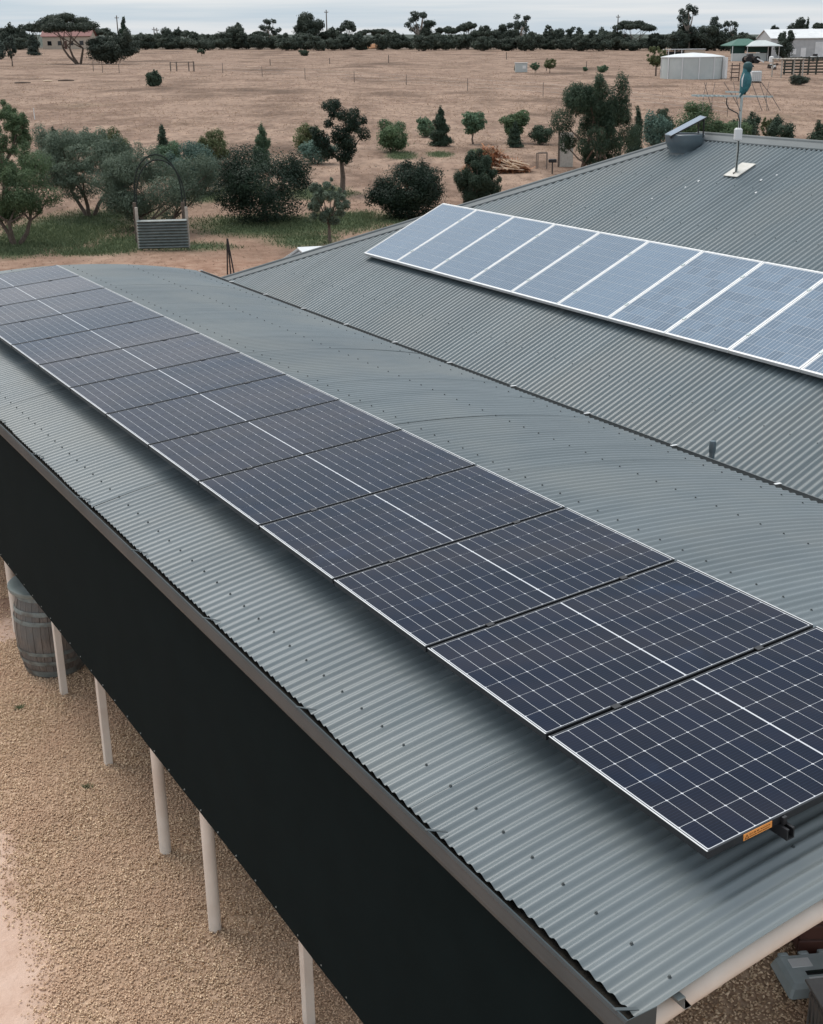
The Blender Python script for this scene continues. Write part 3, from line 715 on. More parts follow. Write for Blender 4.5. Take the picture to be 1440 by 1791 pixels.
# ---- antenna mast
p = np.array([13.01, 13.12, hz_(13.01) + .01]); mh = 1.01
an = thing('television_antenna', 'television antenna on a steel mast bolted to the house roof', 'antenna', p)
pl = MB(); q = []
for zo in (.012, .022):
    for a_, b__ in ((-.11, -.13), (.26, -.13), (.26, .13), (-.11, .13)): q.append(tuple(np.array([a_ * math.cos(HA), b__, a_ * math.sin(HA)]) + hn * zo))
pl.add(q, [(3, 2, 1, 0), (4, 5, 6, 7), (0, 1, 5, 4), (1, 2, 6, 5), (2, 3, 7, 6), (3, 0, 4, 7)]); pl.build('mounting_plate', M['plate'], an)
MB().tube([(0, 0, 0), (0, 0, mh)], .019, 12).build('mast', M['alu'], an, True)
MB().box(tuple(RGT * -.02 + np.array([-.02, -.03, .52])), (.10, .085, .17), rz=VIEW_ROT, bev=.02).build('junction_box', M['white'], an)
bd = RGT * np.array([1, 1, 0]); bd /= np.linalg.norm(bd); pd = np.array([-bd[1], bd[0], 0])
def al(u, v=0.0, z=0.0): return tuple(bd * u + pd * v + np.array([0, 0, mh + z]))
MB().bar(al(-.68, 0, .02), al(.42, 0, -.01), .024).build('boom', M['alu'], an)
MB().bar(al(-.22, .02, .06), al(.06, .02, .05), .035, .02).build('boom_brace', M['alu'], an)
for u, l1, zt in ((-.60, .10, .01), (-.54, .10, .01), (-.48, .11, .01), (-.42, .11, .01), (-.36, .12, .01), (-.30, .12, .01), (-.24, .13, 0)):
    MB().bar(al(u, -l1, zt), al(u, l1, zt), .018).build('element', M['alu'], an)
for u, du, l2 in ((-.52, .10, .30), (-.45, 0, .30), (-.40, .09, .28), (-.12, -.05, .36), (-.08, .04, .36), (.30, 0, .30), (.20, 0, .33), (.33, .11, .33), (.40, -.07, .33)):
    MB().bar(al(u - du * .6, -l2, -.17), al(u, 0, 0), .007).build('element', M['rust'], an)
    MB().bar(al(u, 0, 0), al(u + du, l2, .17), .007).build('element', M['rust'], an)
MB().tube([al(-.20, 0, -.02), al(-.20, 0, -.10), al(-.16, 0, -.16), al(-.04, -.01, -.22), (-.02, -.015, mh - .32), (-.02, -.02, .6), (-.02, -.03, .3), (-.025, -.02, .03), tuple(hs * -.05 + hn * .03)], .008, 6).build('cable', M['cable'], an, True)

# ---- the bird
b0 = p + np.array([0, 0, mh + .02]) + bd * .02
bird = thing('bird', 'teal blue bird perched on the television antenna facing right', 'bird', b0); bird.scale = (.84, .84, .84)
def bp_(u, z, v=0): return tuple(bd * u + pd * v + np.array([0, 0, z]))
spine = [(-.06, -.04), (-.035, .02), (-.005, .07), (.018, .15), (.022, .23), (.018, .30), (.02, .35), (.028, .39), (.04, .43), (.045, .465), (.04, .492)]
rad = [.012, .036, .066, .088, .092, .076, .060, .068, .072, .056, .015]
MB().tube([bp_(*s) for s in spine], rad, 16).build('body', M['bird'], bird, True)
MB().lathe([(.060, .345), (.072, .39), (.078, .43), (.060, .478), (.02, .5)], 16, bp_(.036, 0)).build('head_feathers', M['birdh'], bird, True)
MB().tube([bp_(.085, .44), bp_(.115, .437), bp_(.135, .418)], [.026, .017, .004], 8).build('beak', M['black'], bird, True)
MB().tube([bp_(-.03, .06), bp_(-.075, -.02), bp_(-.10, -.06)], [(.035, .02), (.03, .012), (.018, .006)], 8).build('tail', M['alu'], bird, True)
MB().tube([bp_(-.02, .33, -.045), bp_(-.05, .24, -.062), bp_(-.048, .15, -.055), bp_(-.03, .08, -.04)], [.006, .012, .010, .004], 8).build('wing_edge', M['white'], bird, True)
for v in (-.045, .045): MB().lathe([(.004, -.006), (.008, 0), (.004, .006)], 8, bp_(.088, .452, v)).build('eye', M['black'], bird)
for v in (-.03, .03): MB().tube([bp_(.03, .09, v), bp_(.02, .03, v), bp_(.015, .0, v)], [.02, .012, .01], 8).build('leg', M['conduit'], bird, True)

# ---- plumbing vent
px = np.array([8.36, 8.47, hz_(8.36)])
vp_ = thing('vent_pipe', 'small blue grey vent pipe poking up behind the carport edge', 'pipe', px)
MB().lathe([(.027, -.05), (.027, .20)], 14).build('pipe', M['bluegrey'], vp_, True)
MB().lathe([(.030, .14), (.034, .15), (.034, .235), (.029, .255), (.02, .257)], 14).build('cowl', M['bluegrey'], vp_, True)
MB().lathe([(.075, -.04), (.07, .01), (.03, .03)], 14).build('flashing', M['cap'], vp_, True)

# droppings and chips on the house roof
for i, (a_, b__, s_) in enumerate(((12.72, 13.55, .032), (12.55, 13.62, .022), (12.9, 12.55, .032), (13.05, 12.42, .026), (12.62, 12.35, .03), (12.2, 13.9, .02))):
    g = MB(); zc = hz_(a_) + .016
    g.tube([(0, 0, 0), (s_ * .5, s_ * .3, s_ * .5 * math.tan(HA)), (s_ * 1.2, s_ * .2, s_ * 1.2 * math.tan(HA))], [(s_ * .2, .003), (s_ * .45, .005), (s_ * .15, .003)], 6)
    o = g.build('dropping', M['white']); o.location = (a_, b__, zc); tag(o, 'small white bird dropping on the house roof near the antenna', 'dropping', 'white droppings on the house roof')

# ================================================================== YARD THINGS
p = at(82, 1168); 
ba = thing('wine_barrel', 'old timber wine barrel with a grey lid beside the carport posts', 'barrel', (p[0] + .10, p[1], gz(p[0], p[1])), R(20))
ns = 28
def brad(z): return .285 + .075 * (1 - ((z - .46) / .46) ** 2)
for i in range(ns):
    a0, a1 = 2 * math.pi * i / ns + .006, 2 * math.pi * (i + 1) / ns - .006; g = MB(); vs = []; fs = []; dr = gs.uniform(-.0025, .0025)
    zs = np.linspace(0, .92, 9)
    for z in zs:
        r = brad(z) + dr
        for a in (a0, a1): vs += [(r * math.cos(a), r * math.sin(a), z), ((r - .025) * math.cos(a), (r - .025) * math.sin(a), z)]
    for k in range(8):
        b = k * 4; fs += [(b, b + 2, b + 6, b + 4), (b + 1, b + 5, b + 7, b + 3), (b, b + 4, b + 5, b + 1), (b + 2, b + 3, b + 7, b + 6)]
    fs += [(0, 1, 3, 2), (32, 34, 35, 33)]
    g.add(vs, fs).build('stave', M['wood'], ba)
for z0, z1 in ((.02, .085), (.16, .205), (.27, .31), (.60, .645), (.70, .745), (.84, .90)):
    pr = [(brad(z0) + .004, z0), (brad((z0 + z1) / 2) + .006, (z0 + z1) / 2), (brad(z1) + .004, z1)]
    MB().lathe(pr, 40, cap=False).build('hoop', M['hoop'], ba, True)
MB().lathe([(.30, .90), (.365, .905), (.375, .93), (.372, .948), (.35, .953), (.30, .946), (.02, .935)], 44).build('lid', M['lid'], ba, True)

p = at(1405, 1722); rz = R(-62)
pc = thing('plastic_case', 'grey green moulded plastic case lying on gravel under the carport', 'case', (p[0] + .06, p[1], gz(p[0], p[1])), R(-24)); pc.scale = (.86, .86, .86)
MB().box((0, 0, .065), (.50, .42, .13), bev=.03, taper=.9).build('shell', M['plastic'], pc)
for x in (-.15, .02, .18): MB().box((x, .19, .10), (.08, .05, .06), bev=.012).build('latch', M['plastic'], pc)
MB().box((-.06, .07, .131), (.17, .10, .012), bev=.005).build('raised_pad', M['white'], pc)
MB().box((.04, -.05, .129), (.20, .05, .006), bev=.002).build('handle_recess_shade', M['dark'], pc)  # thin dark plate, its colour stands in for shade in a recess
MB().box((.04, -.045, .138), (.17, .018, .014), bev=.005).build('handle', M['conduit'], pc)
MB().box((.04, -.13, .131), (.2, .06, .012), bev=.005).build('raised_pad', M['white'], pc)
p = at(1478, 1800)
tb = thing('ribbed_tub', 'smoky brown ribbed plastic tub at the lower right corner', 'tub', (p[0] - .05, p[1] - .10, gz(p[0], p[1])), R(-24))
MB().box((0, 0, .16), (.44, .40, .32), bev=.06, taper=1.08).build('shell', M['tub'], tb)
for i in range(-3, 4): MB().box((i * .055, -.213, .16), (.014, .014, .26), bev=.004).build('rib', M['tub'], tb)
for i in range(-3, 4): MB().box((-.233, i * .052, .16), (.014, .014, .26), bev=.004).build('rib', M['tub'], tb)
MB().box((0, 0, .325), (.50, .46, .02), bev=.008).build('rim', M['tub'], tb)
p = at(1452, 1662)
tb = thing('timber_crate', 'dark reddish timber crate in shadow under the carport', 'crate', (p[0] + .15, p[1] + .15, gz(p[0], p[1])), R(-30))
for k in range(4):
    MB().box((0, -.25, .07 + k * .125), (.6, .022, .11), bev=.004).build('slat', M['redwood'], tb); MB().box((-.29, 0, .07 + k * .125), (.022, .46, .11), bev=.004).build('slat', M['redwood'], tb)
    MB().box((.29, 0, .07 + k * .125), (.022, .46, .11), bev=.004).build('slat', M['redwood'], tb); MB().box((0, .25, .07 + k * .125), (.6, .022, .11), bev=.004).build('slat', M['redwood'], tb)
MB().box((0, 0, .02), (.56, .48, .02)).build('base', M['redwood'], tb)

def local(px, py, name, label, cat, group=None, rot=0.0):
    p = at(px, py); return thing(name, label, cat, p, VIEW_ROT + rot, group), ppm(p)
# arbour
ab, s = local(287, 437, 'garden_arch', 'garden arch of bent dark tubes with a corrugated steel panel below', 'arch')
wd, hh = 92 / s, 152 / s
def arch(y, w_, xo, top):
    pts = [(xo - w_ / 2, y, 0), (xo - w_ / 2, y, top * .52)]
    for k in range(1, 14):
        a = math.pi * (1 - k / 14); pts.append((xo + w_ / 2 * math.cos(a), y, top * .52 + top * .48 * math.sin(a) ** .85))
    return pts + [(xo + w_ / 2, y, top * .52), (xo + w_ / 2, y, 0)]
MB().tube(arch(.12, wd * .92, 0, hh), .022, 8).build('tube', M['conduit'], ab, True)
MB().tube(arch(1.3, wd * .92, -.30, hh * 1.02), .022, 8).build('tube', M['conduit'], ab, True)
for k in (.3, .7): MB().tube([(-wd * .46 + wd * .92 * k, .12, hh * .93), (-.3 - wd * .46 + wd * .92 * k, 1.3, hh * .95)], .014, 6).build('cross_tube', M['conduit'], ab, True)
for x in (-wd * .47, wd * .47): MB().box((x, .06, hh * .24), (.08, .08, hh * .48), bev=.01).build('post', M['weather'], ab)
for x, y in ((-wd * .47 - .3, 1.3), (wd * .47 - .3, 1.3)): MB().box((x, y, hh * .24), (.11, .11, hh * .48), bev=.01).build('post', M['bark'], ab)
ph = 50 / s; nc = 10; G = np.zeros((nc * 8 + 1, 2, 3))
for i in range(nc * 8 + 1):
    z = .03 + ph * i / (nc * 8)
    for j, x in enumerate((-wd * .46, wd * .48)): G[i, j] = (x, .042 * math.cos(2 * math.pi * i / 8) - .06, z + (.02 * j))
V, Fq = thicken(G, np.array([0, .002, 0])); raw('corrugated_panel', V, Fq, M['oldtin'], parent=ab, smooth=True)

# black poles
bpz, s = local(402, 480, 'tied_poles', 'bundle of thin black metal poles standing upright on bare dirt', 'poles')
for x0, x1 in ((-.06, -.01), (.03, 0), (.12, .0)): MB().tube([(x0, 0, 0), (x1, .02 * x0, 62 / s)], .02, 8).build('pole', M['black'], bpz)
# white car beyond the hip: only its windscreen corner shows
p = at(538, 556)
car = thing('car', 'white car with dark windscreen parked behind the house roof', 'car', p, VIEW_ROT + R(14))
prof = [(-1.55, .32), (-1.62, .55), (-1.55, .84), (-1.2, .90), (-.75, .97), (2.30, .99), (2.38, .8), (2.38, .4), (2.2, .3)]
MB().prism([(x, z) for x, z in prof][::-1], 1, -.85, .85).build('body', M['carpaint'], car)
lo_ = [(-.78, -.80, .96), (2.28, -.80, .98), (2.28, .80, .98), (-.78, .80, .96)]; hi_ = [(-.02, -.60, 1.47), (1.85, -.60, 1.47), (1.85, .60, 1.47), (-.02, .60, 1.47)]
MB().add(lo_ + hi_, [(4, 5, 6, 7), (0, 1, 5, 4), (1, 2, 6, 5), (2, 3, 7, 6), (3, 0, 4, 7)]).build('window_glass', M['glass'], car)
MB().box((.92, 0, 1.485), (1.98, 1.26, .05), bev=.02).build('roof_panel', M['carpaint'], car)
for a_, b__ in zip(lo_, hi_): MB().bar(a_, b__, .07, .07).build('pillar', M['carpaint'], car)
for sgn in (-1, 1):
    MB().bar((.9, sgn * .80, .97), (.9, sgn * .605, 1.47), .08, .05).build('pillar', M['carpaint'], car)
    for x in (-1.0, 1.6):
        wh = MB().tube([(x, sgn * .70, .32), (x, sgn * .88, .32)], .32, 22).build('wheel', M['tyre'], car, True); MB().tube([(x, sgn * .875, .32), (x, sgn * .888, .32)], .19, 16).build('rim', M['alu'], wh)
    MB().box((-.45, sgn * .95, 1.02), (.12, .18, .13), bev=.03).build('mirror', M['carpaint'], car)
    MB().box((-1.58, sgn * .62, .74), (.06, .3, .13), bev=.02).build('headlight', M['white'], car)

# ================================================================== VEGETATION
def leaf_cloud(g, cl, n_, size, aspect=.42, shell=.55, droop=0.0, updir=0.0):
    # cl: clumps (cx,cy,cz,rx,ry,rz); leaves are folded-free diamonds spread through each clump
    cl = np.asarray(cl, float); wgt = (cl[:, 3] * cl[:, 4] * cl[:, 5]) ** (2 / 3); wgt /= wgt.sum()
    k = g.choice(len(cl), n_, p=wgt); d = g.normal(size=(n_, 3)); d /= np.linalg.norm(d, axis=1)[:, None]
    r = (shell + (1 - shell) * g.random(n_) ** .6) * (1 + g.normal(0, .10, n_)); r = np.where(g.random(n_) < .06, r * g.uniform(1.05, 1.3, n_), r)
    tone = g.uniform(-.22, .22, len(cl))
    P = cl[k, :3] + d * cl[k, 3:] * r[:, None]
    nn = d * 1.2 + g.normal(size=(n_, 3)) * .5 + np.array([0, 0, .35]); nn /= np.linalg.norm(nn, axis=1)[:, None]
    tt = g.normal(size=(n_, 3)) + np.array([0, 0, updir - droop]) * 1.5; tt -= nn * (tt * nn).sum(1)[:, None]; tt /= np.linalg.norm(tt, axis=1)[:, None] + 1e-9
    bb = np.cross(nn, tt); s = size * g.uniform(.6, 1.35, n_)[:, None]; a = aspect
    V = np.stack([P - tt * s * .5, P + bb * s * a * .5 + nn * s * .06, P + tt * s * .5 - nn * s * .05, P - bb * s * a * .5 + nn * s * .06], 1).reshape(-1, 3)
    Fq = np.arange(n_ * 4).reshape(-1, 4); rn = np.clip(g.beta(2, 2.4, n_) * .8 + .08 + tone[k], 0, 1)
    return V, Fq, np.repeat(rn, 4)
def make_clumps(g, c, rad, k, cr, jitter=.75, flat=1.0):
    out = []
    for i in range(k):
        d = g.normal(size=3); d /= np.linalg.norm(d); r = g.uniform(.35, 1) ** .6 * jitter
        s = cr * g.uniform(.45, 1.35)
        out.append([c[0] + d[0] * rad[0] * r, c[1] + d[1] * rad[1] * r, c[2] + d[2] * rad[2] * r, rad[0] * s, rad[1] * s, rad[2] * s * flat])
    return out
def plant(px, py, top, wd, kind, label, cat='tree', group=None, seed=None, density=1.0, leaf=None, stem=None, dx=0.0, m=None, name=None):
    """one tree or shrub standing at ground pixel (px,py) of the photograph; top and wd are its height line and width there"""
    p = at(px, py); s = ppm(p); H = (py - top) / s * 1.09; W = wd / s * 1.15; g = np.random.default_rng(seed if seed is not None else int(px * 13 + py * 7))
    rx = W / 2; ry = rx * g.uniform(.85, 1.05); trunk = []; clumps = []; bark = M['bark']; asp = .42; dr = 0; up = 0; shell = .5
    spx = s * .5715                           # pixels per metre in the picture at render size
    if kind == 'round':                       # dense shrub to the ground
        c = (0, 0, H * .48); clumps = [[0, 0, H * .44, rx * .78, ry * .78, H * .46], [0, 0, H * .18, rx * .66, ry * .66, H * .2]] + make_clumps(g, c, (rx, ry, H * .5), 30, .27, .80); mt = 'citrus'; trunk_h = H * .3
    elif kind == 'bush':
        c = (0, 0, H * .52); clumps = [[0, 0, H * .42, rx * .78, ry * .78, H * .42]] + make_clumps(g, c, (rx, ry, H * .5), 16, .30, .78); mt = 'yellowg'; trunk_h = H * .25
    elif kind == 'tree':                      # clear trunk, irregular open crown
        th_ = H * (stem or .36); c = (0, 0, th_ + (H - th_) * .45); clumps = make_clumps(g, c, (rx, ry, (H - th_) * .52), 24, .24, .92); clumps += [[rx * -.25, 0, H * .93, rx * .34, ry * .34, H * .07]]; mt = 'citrus'; trunk_h = th_
    elif kind == 'spread':                    # several stems, spreading crown, drooping leaves
        th_ = H * (stem or .30); c = (0, 0, th_ + (H - th_) * .5); clumps = make_clumps(g, c, (rx, ry, (H - th_) * .56), 34, .26, .92); mt = 'olive'; trunk_h = th_; asp = .24; dr = .6
    elif kind == 'cone':
        clumps = []
        for i in range(16):
            z = i / 15; r = (1 - z) ** .75 * .62 + .08; a = g.uniform(0, 6.28); clumps.append([rx * r * .35 * math.cos(a), ry * r * .35 * math.sin(a), H * (.06 + z * .90), rx * r, ry * r, H * .085])
        mt = 'conifer'; trunk_h = H * .2; asp = .22; up = .9; shell = .4
    elif kind == 'vase':
        for i in range(30):
            z = g.uniform(.35, .92); r = (.2 + .75 * (z - .3)) * g.uniform(.4, 1.1); a = g.uniform(0, 6.28); clumps.append([rx * r * math.cos(a), ry * r * math.sin(a), H * z, rx * .30, ry * .30, H * .11])
        mt = 'bright'; trunk_h = H * .35; up = .6
    elif kind == 'wispy':
        th_ = H * (stem or .3); c = (0, 0, H * .66); clumps = make_clumps(g, c, (rx, ry, H * .36), 70, .17, 1.0); mt = 'peach'; trunk_h = th_; asp = .26; dr = .3; shell = .1
    elif kind == 'umbrella':                  # flat-topped mallee with bare limbs
        for i in range(20):
            a = g.uniform(0, 6.28); r = g.random() ** .5; clumps.append([rx * .82 * r * math.cos(a), ry * .82 * r * math.sin(a), H * (.90 - .20 * r ** 2 + g.uniform(-.06, .03)), rx * .27, ry * .27, H * .085])
        mt = 'gumdark'; trunk_h = H * .3
    elif kind == 'gum':                       # tall, tufted crown with gaps
        for i in range(15):
            a = g.uniform(0, 6.28); z = g.uniform(.42, .95); r = (1 - abs(z - .68) * 1.6) * g.uniform(.5, 1); clumps.append([rx * r * math.cos(a), ry * r * math.sin(a), H * z, rx * .26, ry * .26, H * .075])
        mt = 'gum'; trunk_h = H * .35; bark = M['barkpale']
    elif kind == 'mass':                      # broad dark crown carried low
        c = (0, 0, H * .55); clumps = [[0, 0, H * .4, rx * .75, ry * .75, H * .36]] + make_clumps(g, c, (rx, ry, H * .48), 22, .28, .85); mt = 'gumdark'; trunk_h = H * .25
    mt = m or mt
    if kind in ('round', 'bush', 'spread', 'tree', 'mass', 'cone') and len(clumps) > 3:
        for i in range(26 if kind in ('round', 'spread') else 14):
            b = clumps[g.integers(1, len(clumps))]; d = g.normal(size=3) + np.array([0, 0, .55]); d /= np.linalg.norm(d); q = g.uniform(.85, 1.12); r_ = g.uniform(.045, .10)
            clumps.append([b[0] + d[0] * b[3] * q, b[1] + d[1] * b[4] * q, b[2] + d[2] * b[5] * q, W * r_ * .8, W * r_ * .8, W * r_ * 1.25])
    lf = leaf or max(.06, min(2.3 / spx, H * .15))
    if dr or up: lf *= 1.35
    area = sum((4 * math.pi * (((c[3] * c[4]) ** 1.6 + (c[3] * c[5]) ** 1.6 + (c[4] * c[5]) ** 1.6) / 3) ** (1 / 1.6)) for c in clumps)
    n_ = int(min(34000, max(350, density * 1.7 * area / (lf * lf * asp))))
    root = thing(name or {'round': 'shrub', 'bush': 'shrub', 'cone': 'conifer'}.get(kind, 'tree'), label, cat, p, VIEW_ROT, group)
    V, Fq, rn = leaf_cloud(g, clumps, n_, lf, asp, shell, dr, up); V[:, 0] += dx / s
    z0 = .02; V[:, 2] = np.maximum(V[:, 2], z0 + .03 * g.random(len(V)))
    raw('crown', V, Fq, M[mt], {'rnd': rn}, root)
    tb = MB(); tr = max(.02, min(.05 * H, .09 * W)) * (.55 if kind in ('wispy', 'tree', 'vase') else .8)
    stems = 3 if kind in ('spread', 'umbrella', 'bush', 'mass') else 1
    picks = [clumps[i] for i in g.permutation(len(clumps))[:10 if kind in ('umbrella', 'gum', 'tree', 'spread', 'wispy', 'vase') else 5]]
    for si in range(stems):
        a = 6.28 * si / stems + .5; ox = (0 if stems == 1 else .06 * W); tp_ = np.array([math.cos(a) * (ox * 3 if stems > 1 else 0) + dx / s * .5, math.sin(a) * ox * 2, trunk_h])
        b0_ = np.array([math.cos(a) * ox * .5, math.sin(a) * ox * .5, -.05]); md = (b0_ + tp_) / 2 + g.normal(0, .03, 3) * H * .5 * np.array([1, 1, 0])
        tb.tube([b0_, md, tp_], [tr * 1.25 / stems ** .5, tr / stems ** .5, tr * .8 / stems ** .5], 7)
        for c in picks[si::stems]:
            e = np.array(c[:3]) + np.array([dx / s, 0, 0]); q = tp_ * .45 + e * .55 + np.array([0, 0, -.06 * H]) * g.random()
            tb.tube([tp_ - np.array([0, 0, .02]), q, e], [tr * .55 / stems ** .5, tr * .36 / stems ** .5, tr * .12], 5)
    tb.build('trunk', bark, root, True)
    return root

# --- orchard and garden trees (nearest rows)
plant(12, 352, 196, 92, 'wispy', 'tall open leafy tree cut by the left photo edge', density=1.25, stem=.35, m='peach')
plant(28, 428, 284, 150, 'spread', 'green drooping fruit tree in grass at the lower left', m='peach', stem=.26, density=.95)
plant(158, 378, 250, 182, 'spread', 'big grey green multi stemmed tree left of the garden arch', density=1.1, stem=.30)
plant(268, 402, 272, 188, 'spread', 'grey green drooping tree growing behind the garden arch', density=1.25, stem=.12)
plant(100, 300, 232, 52, 'cone', 'dark conifer behind the big grey green tree at left', 'conifer')
plant(203, 297, 233, 62, 'bush', 'rounded olive green shrub behind the grey green trees', 'shrub')
plant(288, 290, 226, 40, 'cone', 'narrow dark conifer standing behind the garden arch', 'conifer')
plant(296, 300, 252, 52, 'bush', 'low bright green shrub in front of the narrow conifer', 'shrub', m='bright')
plant(375, 290, 232, 60, 'bush', 'rounded shrub right of the narrow conifer, behind the arch tree', 'shrub')
plant(350, 338, 260, 98, 'bush', 'wide blue green shrub between garden arch and big dark shrub', 'shrub', m='bluegreen')
plant(461, 300, 227, 48, 'cone', 'green conifer rising behind the big dark round shrub', 'conifer', m='bright')
plant(464, 388, 262, 186, 'round', 'biggest dark glossy round shrub, right of the garden arch', 'shrub', density=1.6)
plant(534, 268, 218, 46, 'bush', 'olive green shrub left of the tree with a bare trunk', 'shrub')
plant(552, 287, 242, 66, 'bush', 'low blue green shrub at the foot of the bare trunk tree', 'shrub', m='bluegreen')
plant(599, 338, 194, 96, 'tree', 'dark tree with a thin bare trunk between two dark shrubs', density=1.0, stem=.36)
plant(687, 266, 215, 62, 'bush', 'dome shaped green shrub right of the bare trunk tree', 'shrub', m='peach')
plant(718, 382, 284, 136, 'round', 'wide dark glossy shrub just above the house solar panels', 'shrub', density=1.6)
plant(577, 424, 326, 62, 'wispy', 'small thin sapling with pale leaves near the white car', m='olive', density=1.5, stem=.28)
plant(834, 362, 278, 74, 'spread', 'small green tree in front of the rust coloured brush pile', m='conifer', stem=.08, density=1.5)
plant(745, 240, 207, 34, 'bush', 'pale green shrub half hidden behind a dark cypress', 'shrub', m='bright')
plant(771, 256, 196, 46, 'cone', 'very dark egg shaped cypress in the paddock', 'conifer', density=1.5, m='conifer')
plant(828, 252, 203, 52, 'vase', 'small vase shaped green tree right of the dark cypress')
plant(901, 258, 218, 36, 'cone', 'small dark conifer above the brush pile', 'conifer')
plant(900, 250, 201, 58, 'vase', 'small flat topped tree behind the conifer above the brush pile', m='peach')
plant(947, 253, 219, 40, 'bush', 'small dark green shrub right of the flat topped tree', 'shrub', m='conifer')
plant(1040, 330, 168, 128, 'spread', 'tall leafy tree rising behind the house hip', m='midgreen', density=1.35, stem=.2)
plant(1112, 290, 204, 46, 'cone', 'dark conifer at the right of the tall leafy tree', 'conifer')
plant(1146, 262, 200, 52, 'bush', 'fresh green feathery shrub left of the roof ventilator', 'shrub', m='bluegreen')
plant(1158, 240, 194, 46, 'bush', 'dark shrub behind the feathery green shrub', 'shrub', m='conifer')
plant(1216, 262, 184, 88, 'bush', 'broad dark shrub behind the roof ventilator', 'shrub', m='peach')
plant(1266, 262, 214, 80, 'bush', 'low dark shrub just left of the antenna mast', 'shrub', m='peach')
plant(1300, 255, 204, 52, 'bush', 'dark green shrub directly behind the antenna mast', 'shrub', m='conifer')
plant(1364, 262, 212, 50, 'bush', 'dark green round shrub right of the antenna mast', 'shrub', m='conifer')
plant(1341, 250, 212, 20, 'wispy', 'small bare looking twiggy bush left of the round shrub', 'shrub', m='yellowg')
plant(1440, 268, 214, 52, 'bush', 'dark shrub cut by the right photo edge above the ridge', 'shrub', m='conifer')
# --- paddock
plant(270, 151, 126, 30, 'round', 'lone small round dark bush in the open paddock', 'shrub', m='conifer', density=1.5)
plant(353, 98, 87, 16, 'tree', 'tiny lone tree on the far edge of the paddock', m='conifer')
plant(532, 98, 88, 18, 'bush', 'tiny low bush at the far paddock edge', 'shrub', m='conifer')
um = plant(138, 112, 33, 98, 'umbrella', 'large leaning flat topped tree in front of the red roofed house', density=1.6, dx=-18, m='gumdark')
plant(190, 112, 70, 84, 'mass', 'low dark spreading tree right beneath the leaning flat topped tree', m='gumdark', density=1.3)
plant(60, 97, 64, 27, 'cone', 'grey green conifer left of the red roofed house', 'conifer', m='gum')
plant(22, 116, 72, 18, 'wispy', 'spindly sapling near the left photo edge of the paddock', m='gum', density=1.6)
plant(2, 104, 74, 22, 'bush', 'grey bush cut by the left photo edge in the paddock', 'shrub', m='gum')
plant(1147, 133, 86, 32, 'wispy', 'straggly half bare tree left of the white water tank', m='yellowg', density=1.0, stem=.4)
plant(1160, 132, 120, 14, 'bush', 'little grey bush at the foot of the straggly tree', 'shrub', m='gum')
plant(1396, 149, 133, 36, 'bush', 'low dark brown bush in front of the timber pergola', 'shrub', m='gumdark')
plant(1371, 106, 60, 34, 'mass', 'dark upright tree in front of the big white shed', m='gumdark', density=1.5)
plant(1053, 127, 115, 20, 'bush', 'bright green weed clump in the paddock left of the tank', 'weed', m='bright', density=1.2)
plant(1024, 125, 118, 10, 'bush', 'tiny green weed left of the bright weed clump', 'weed', m='bright')
plant(936, 128, 112, 16, 'wispy', 'small leafy weed right of the pump box', 'weed', m='bright', density=1.5)
plant(904, 126, 113, 10, 'bush', 'green bush hiding the left corner of the pump box', 'shrub', m='conifer')
plant(962, 128, 106, 20, 'wispy', 'dry brown twiggy bush right of the pump box', 'shrub', m='yellowg')
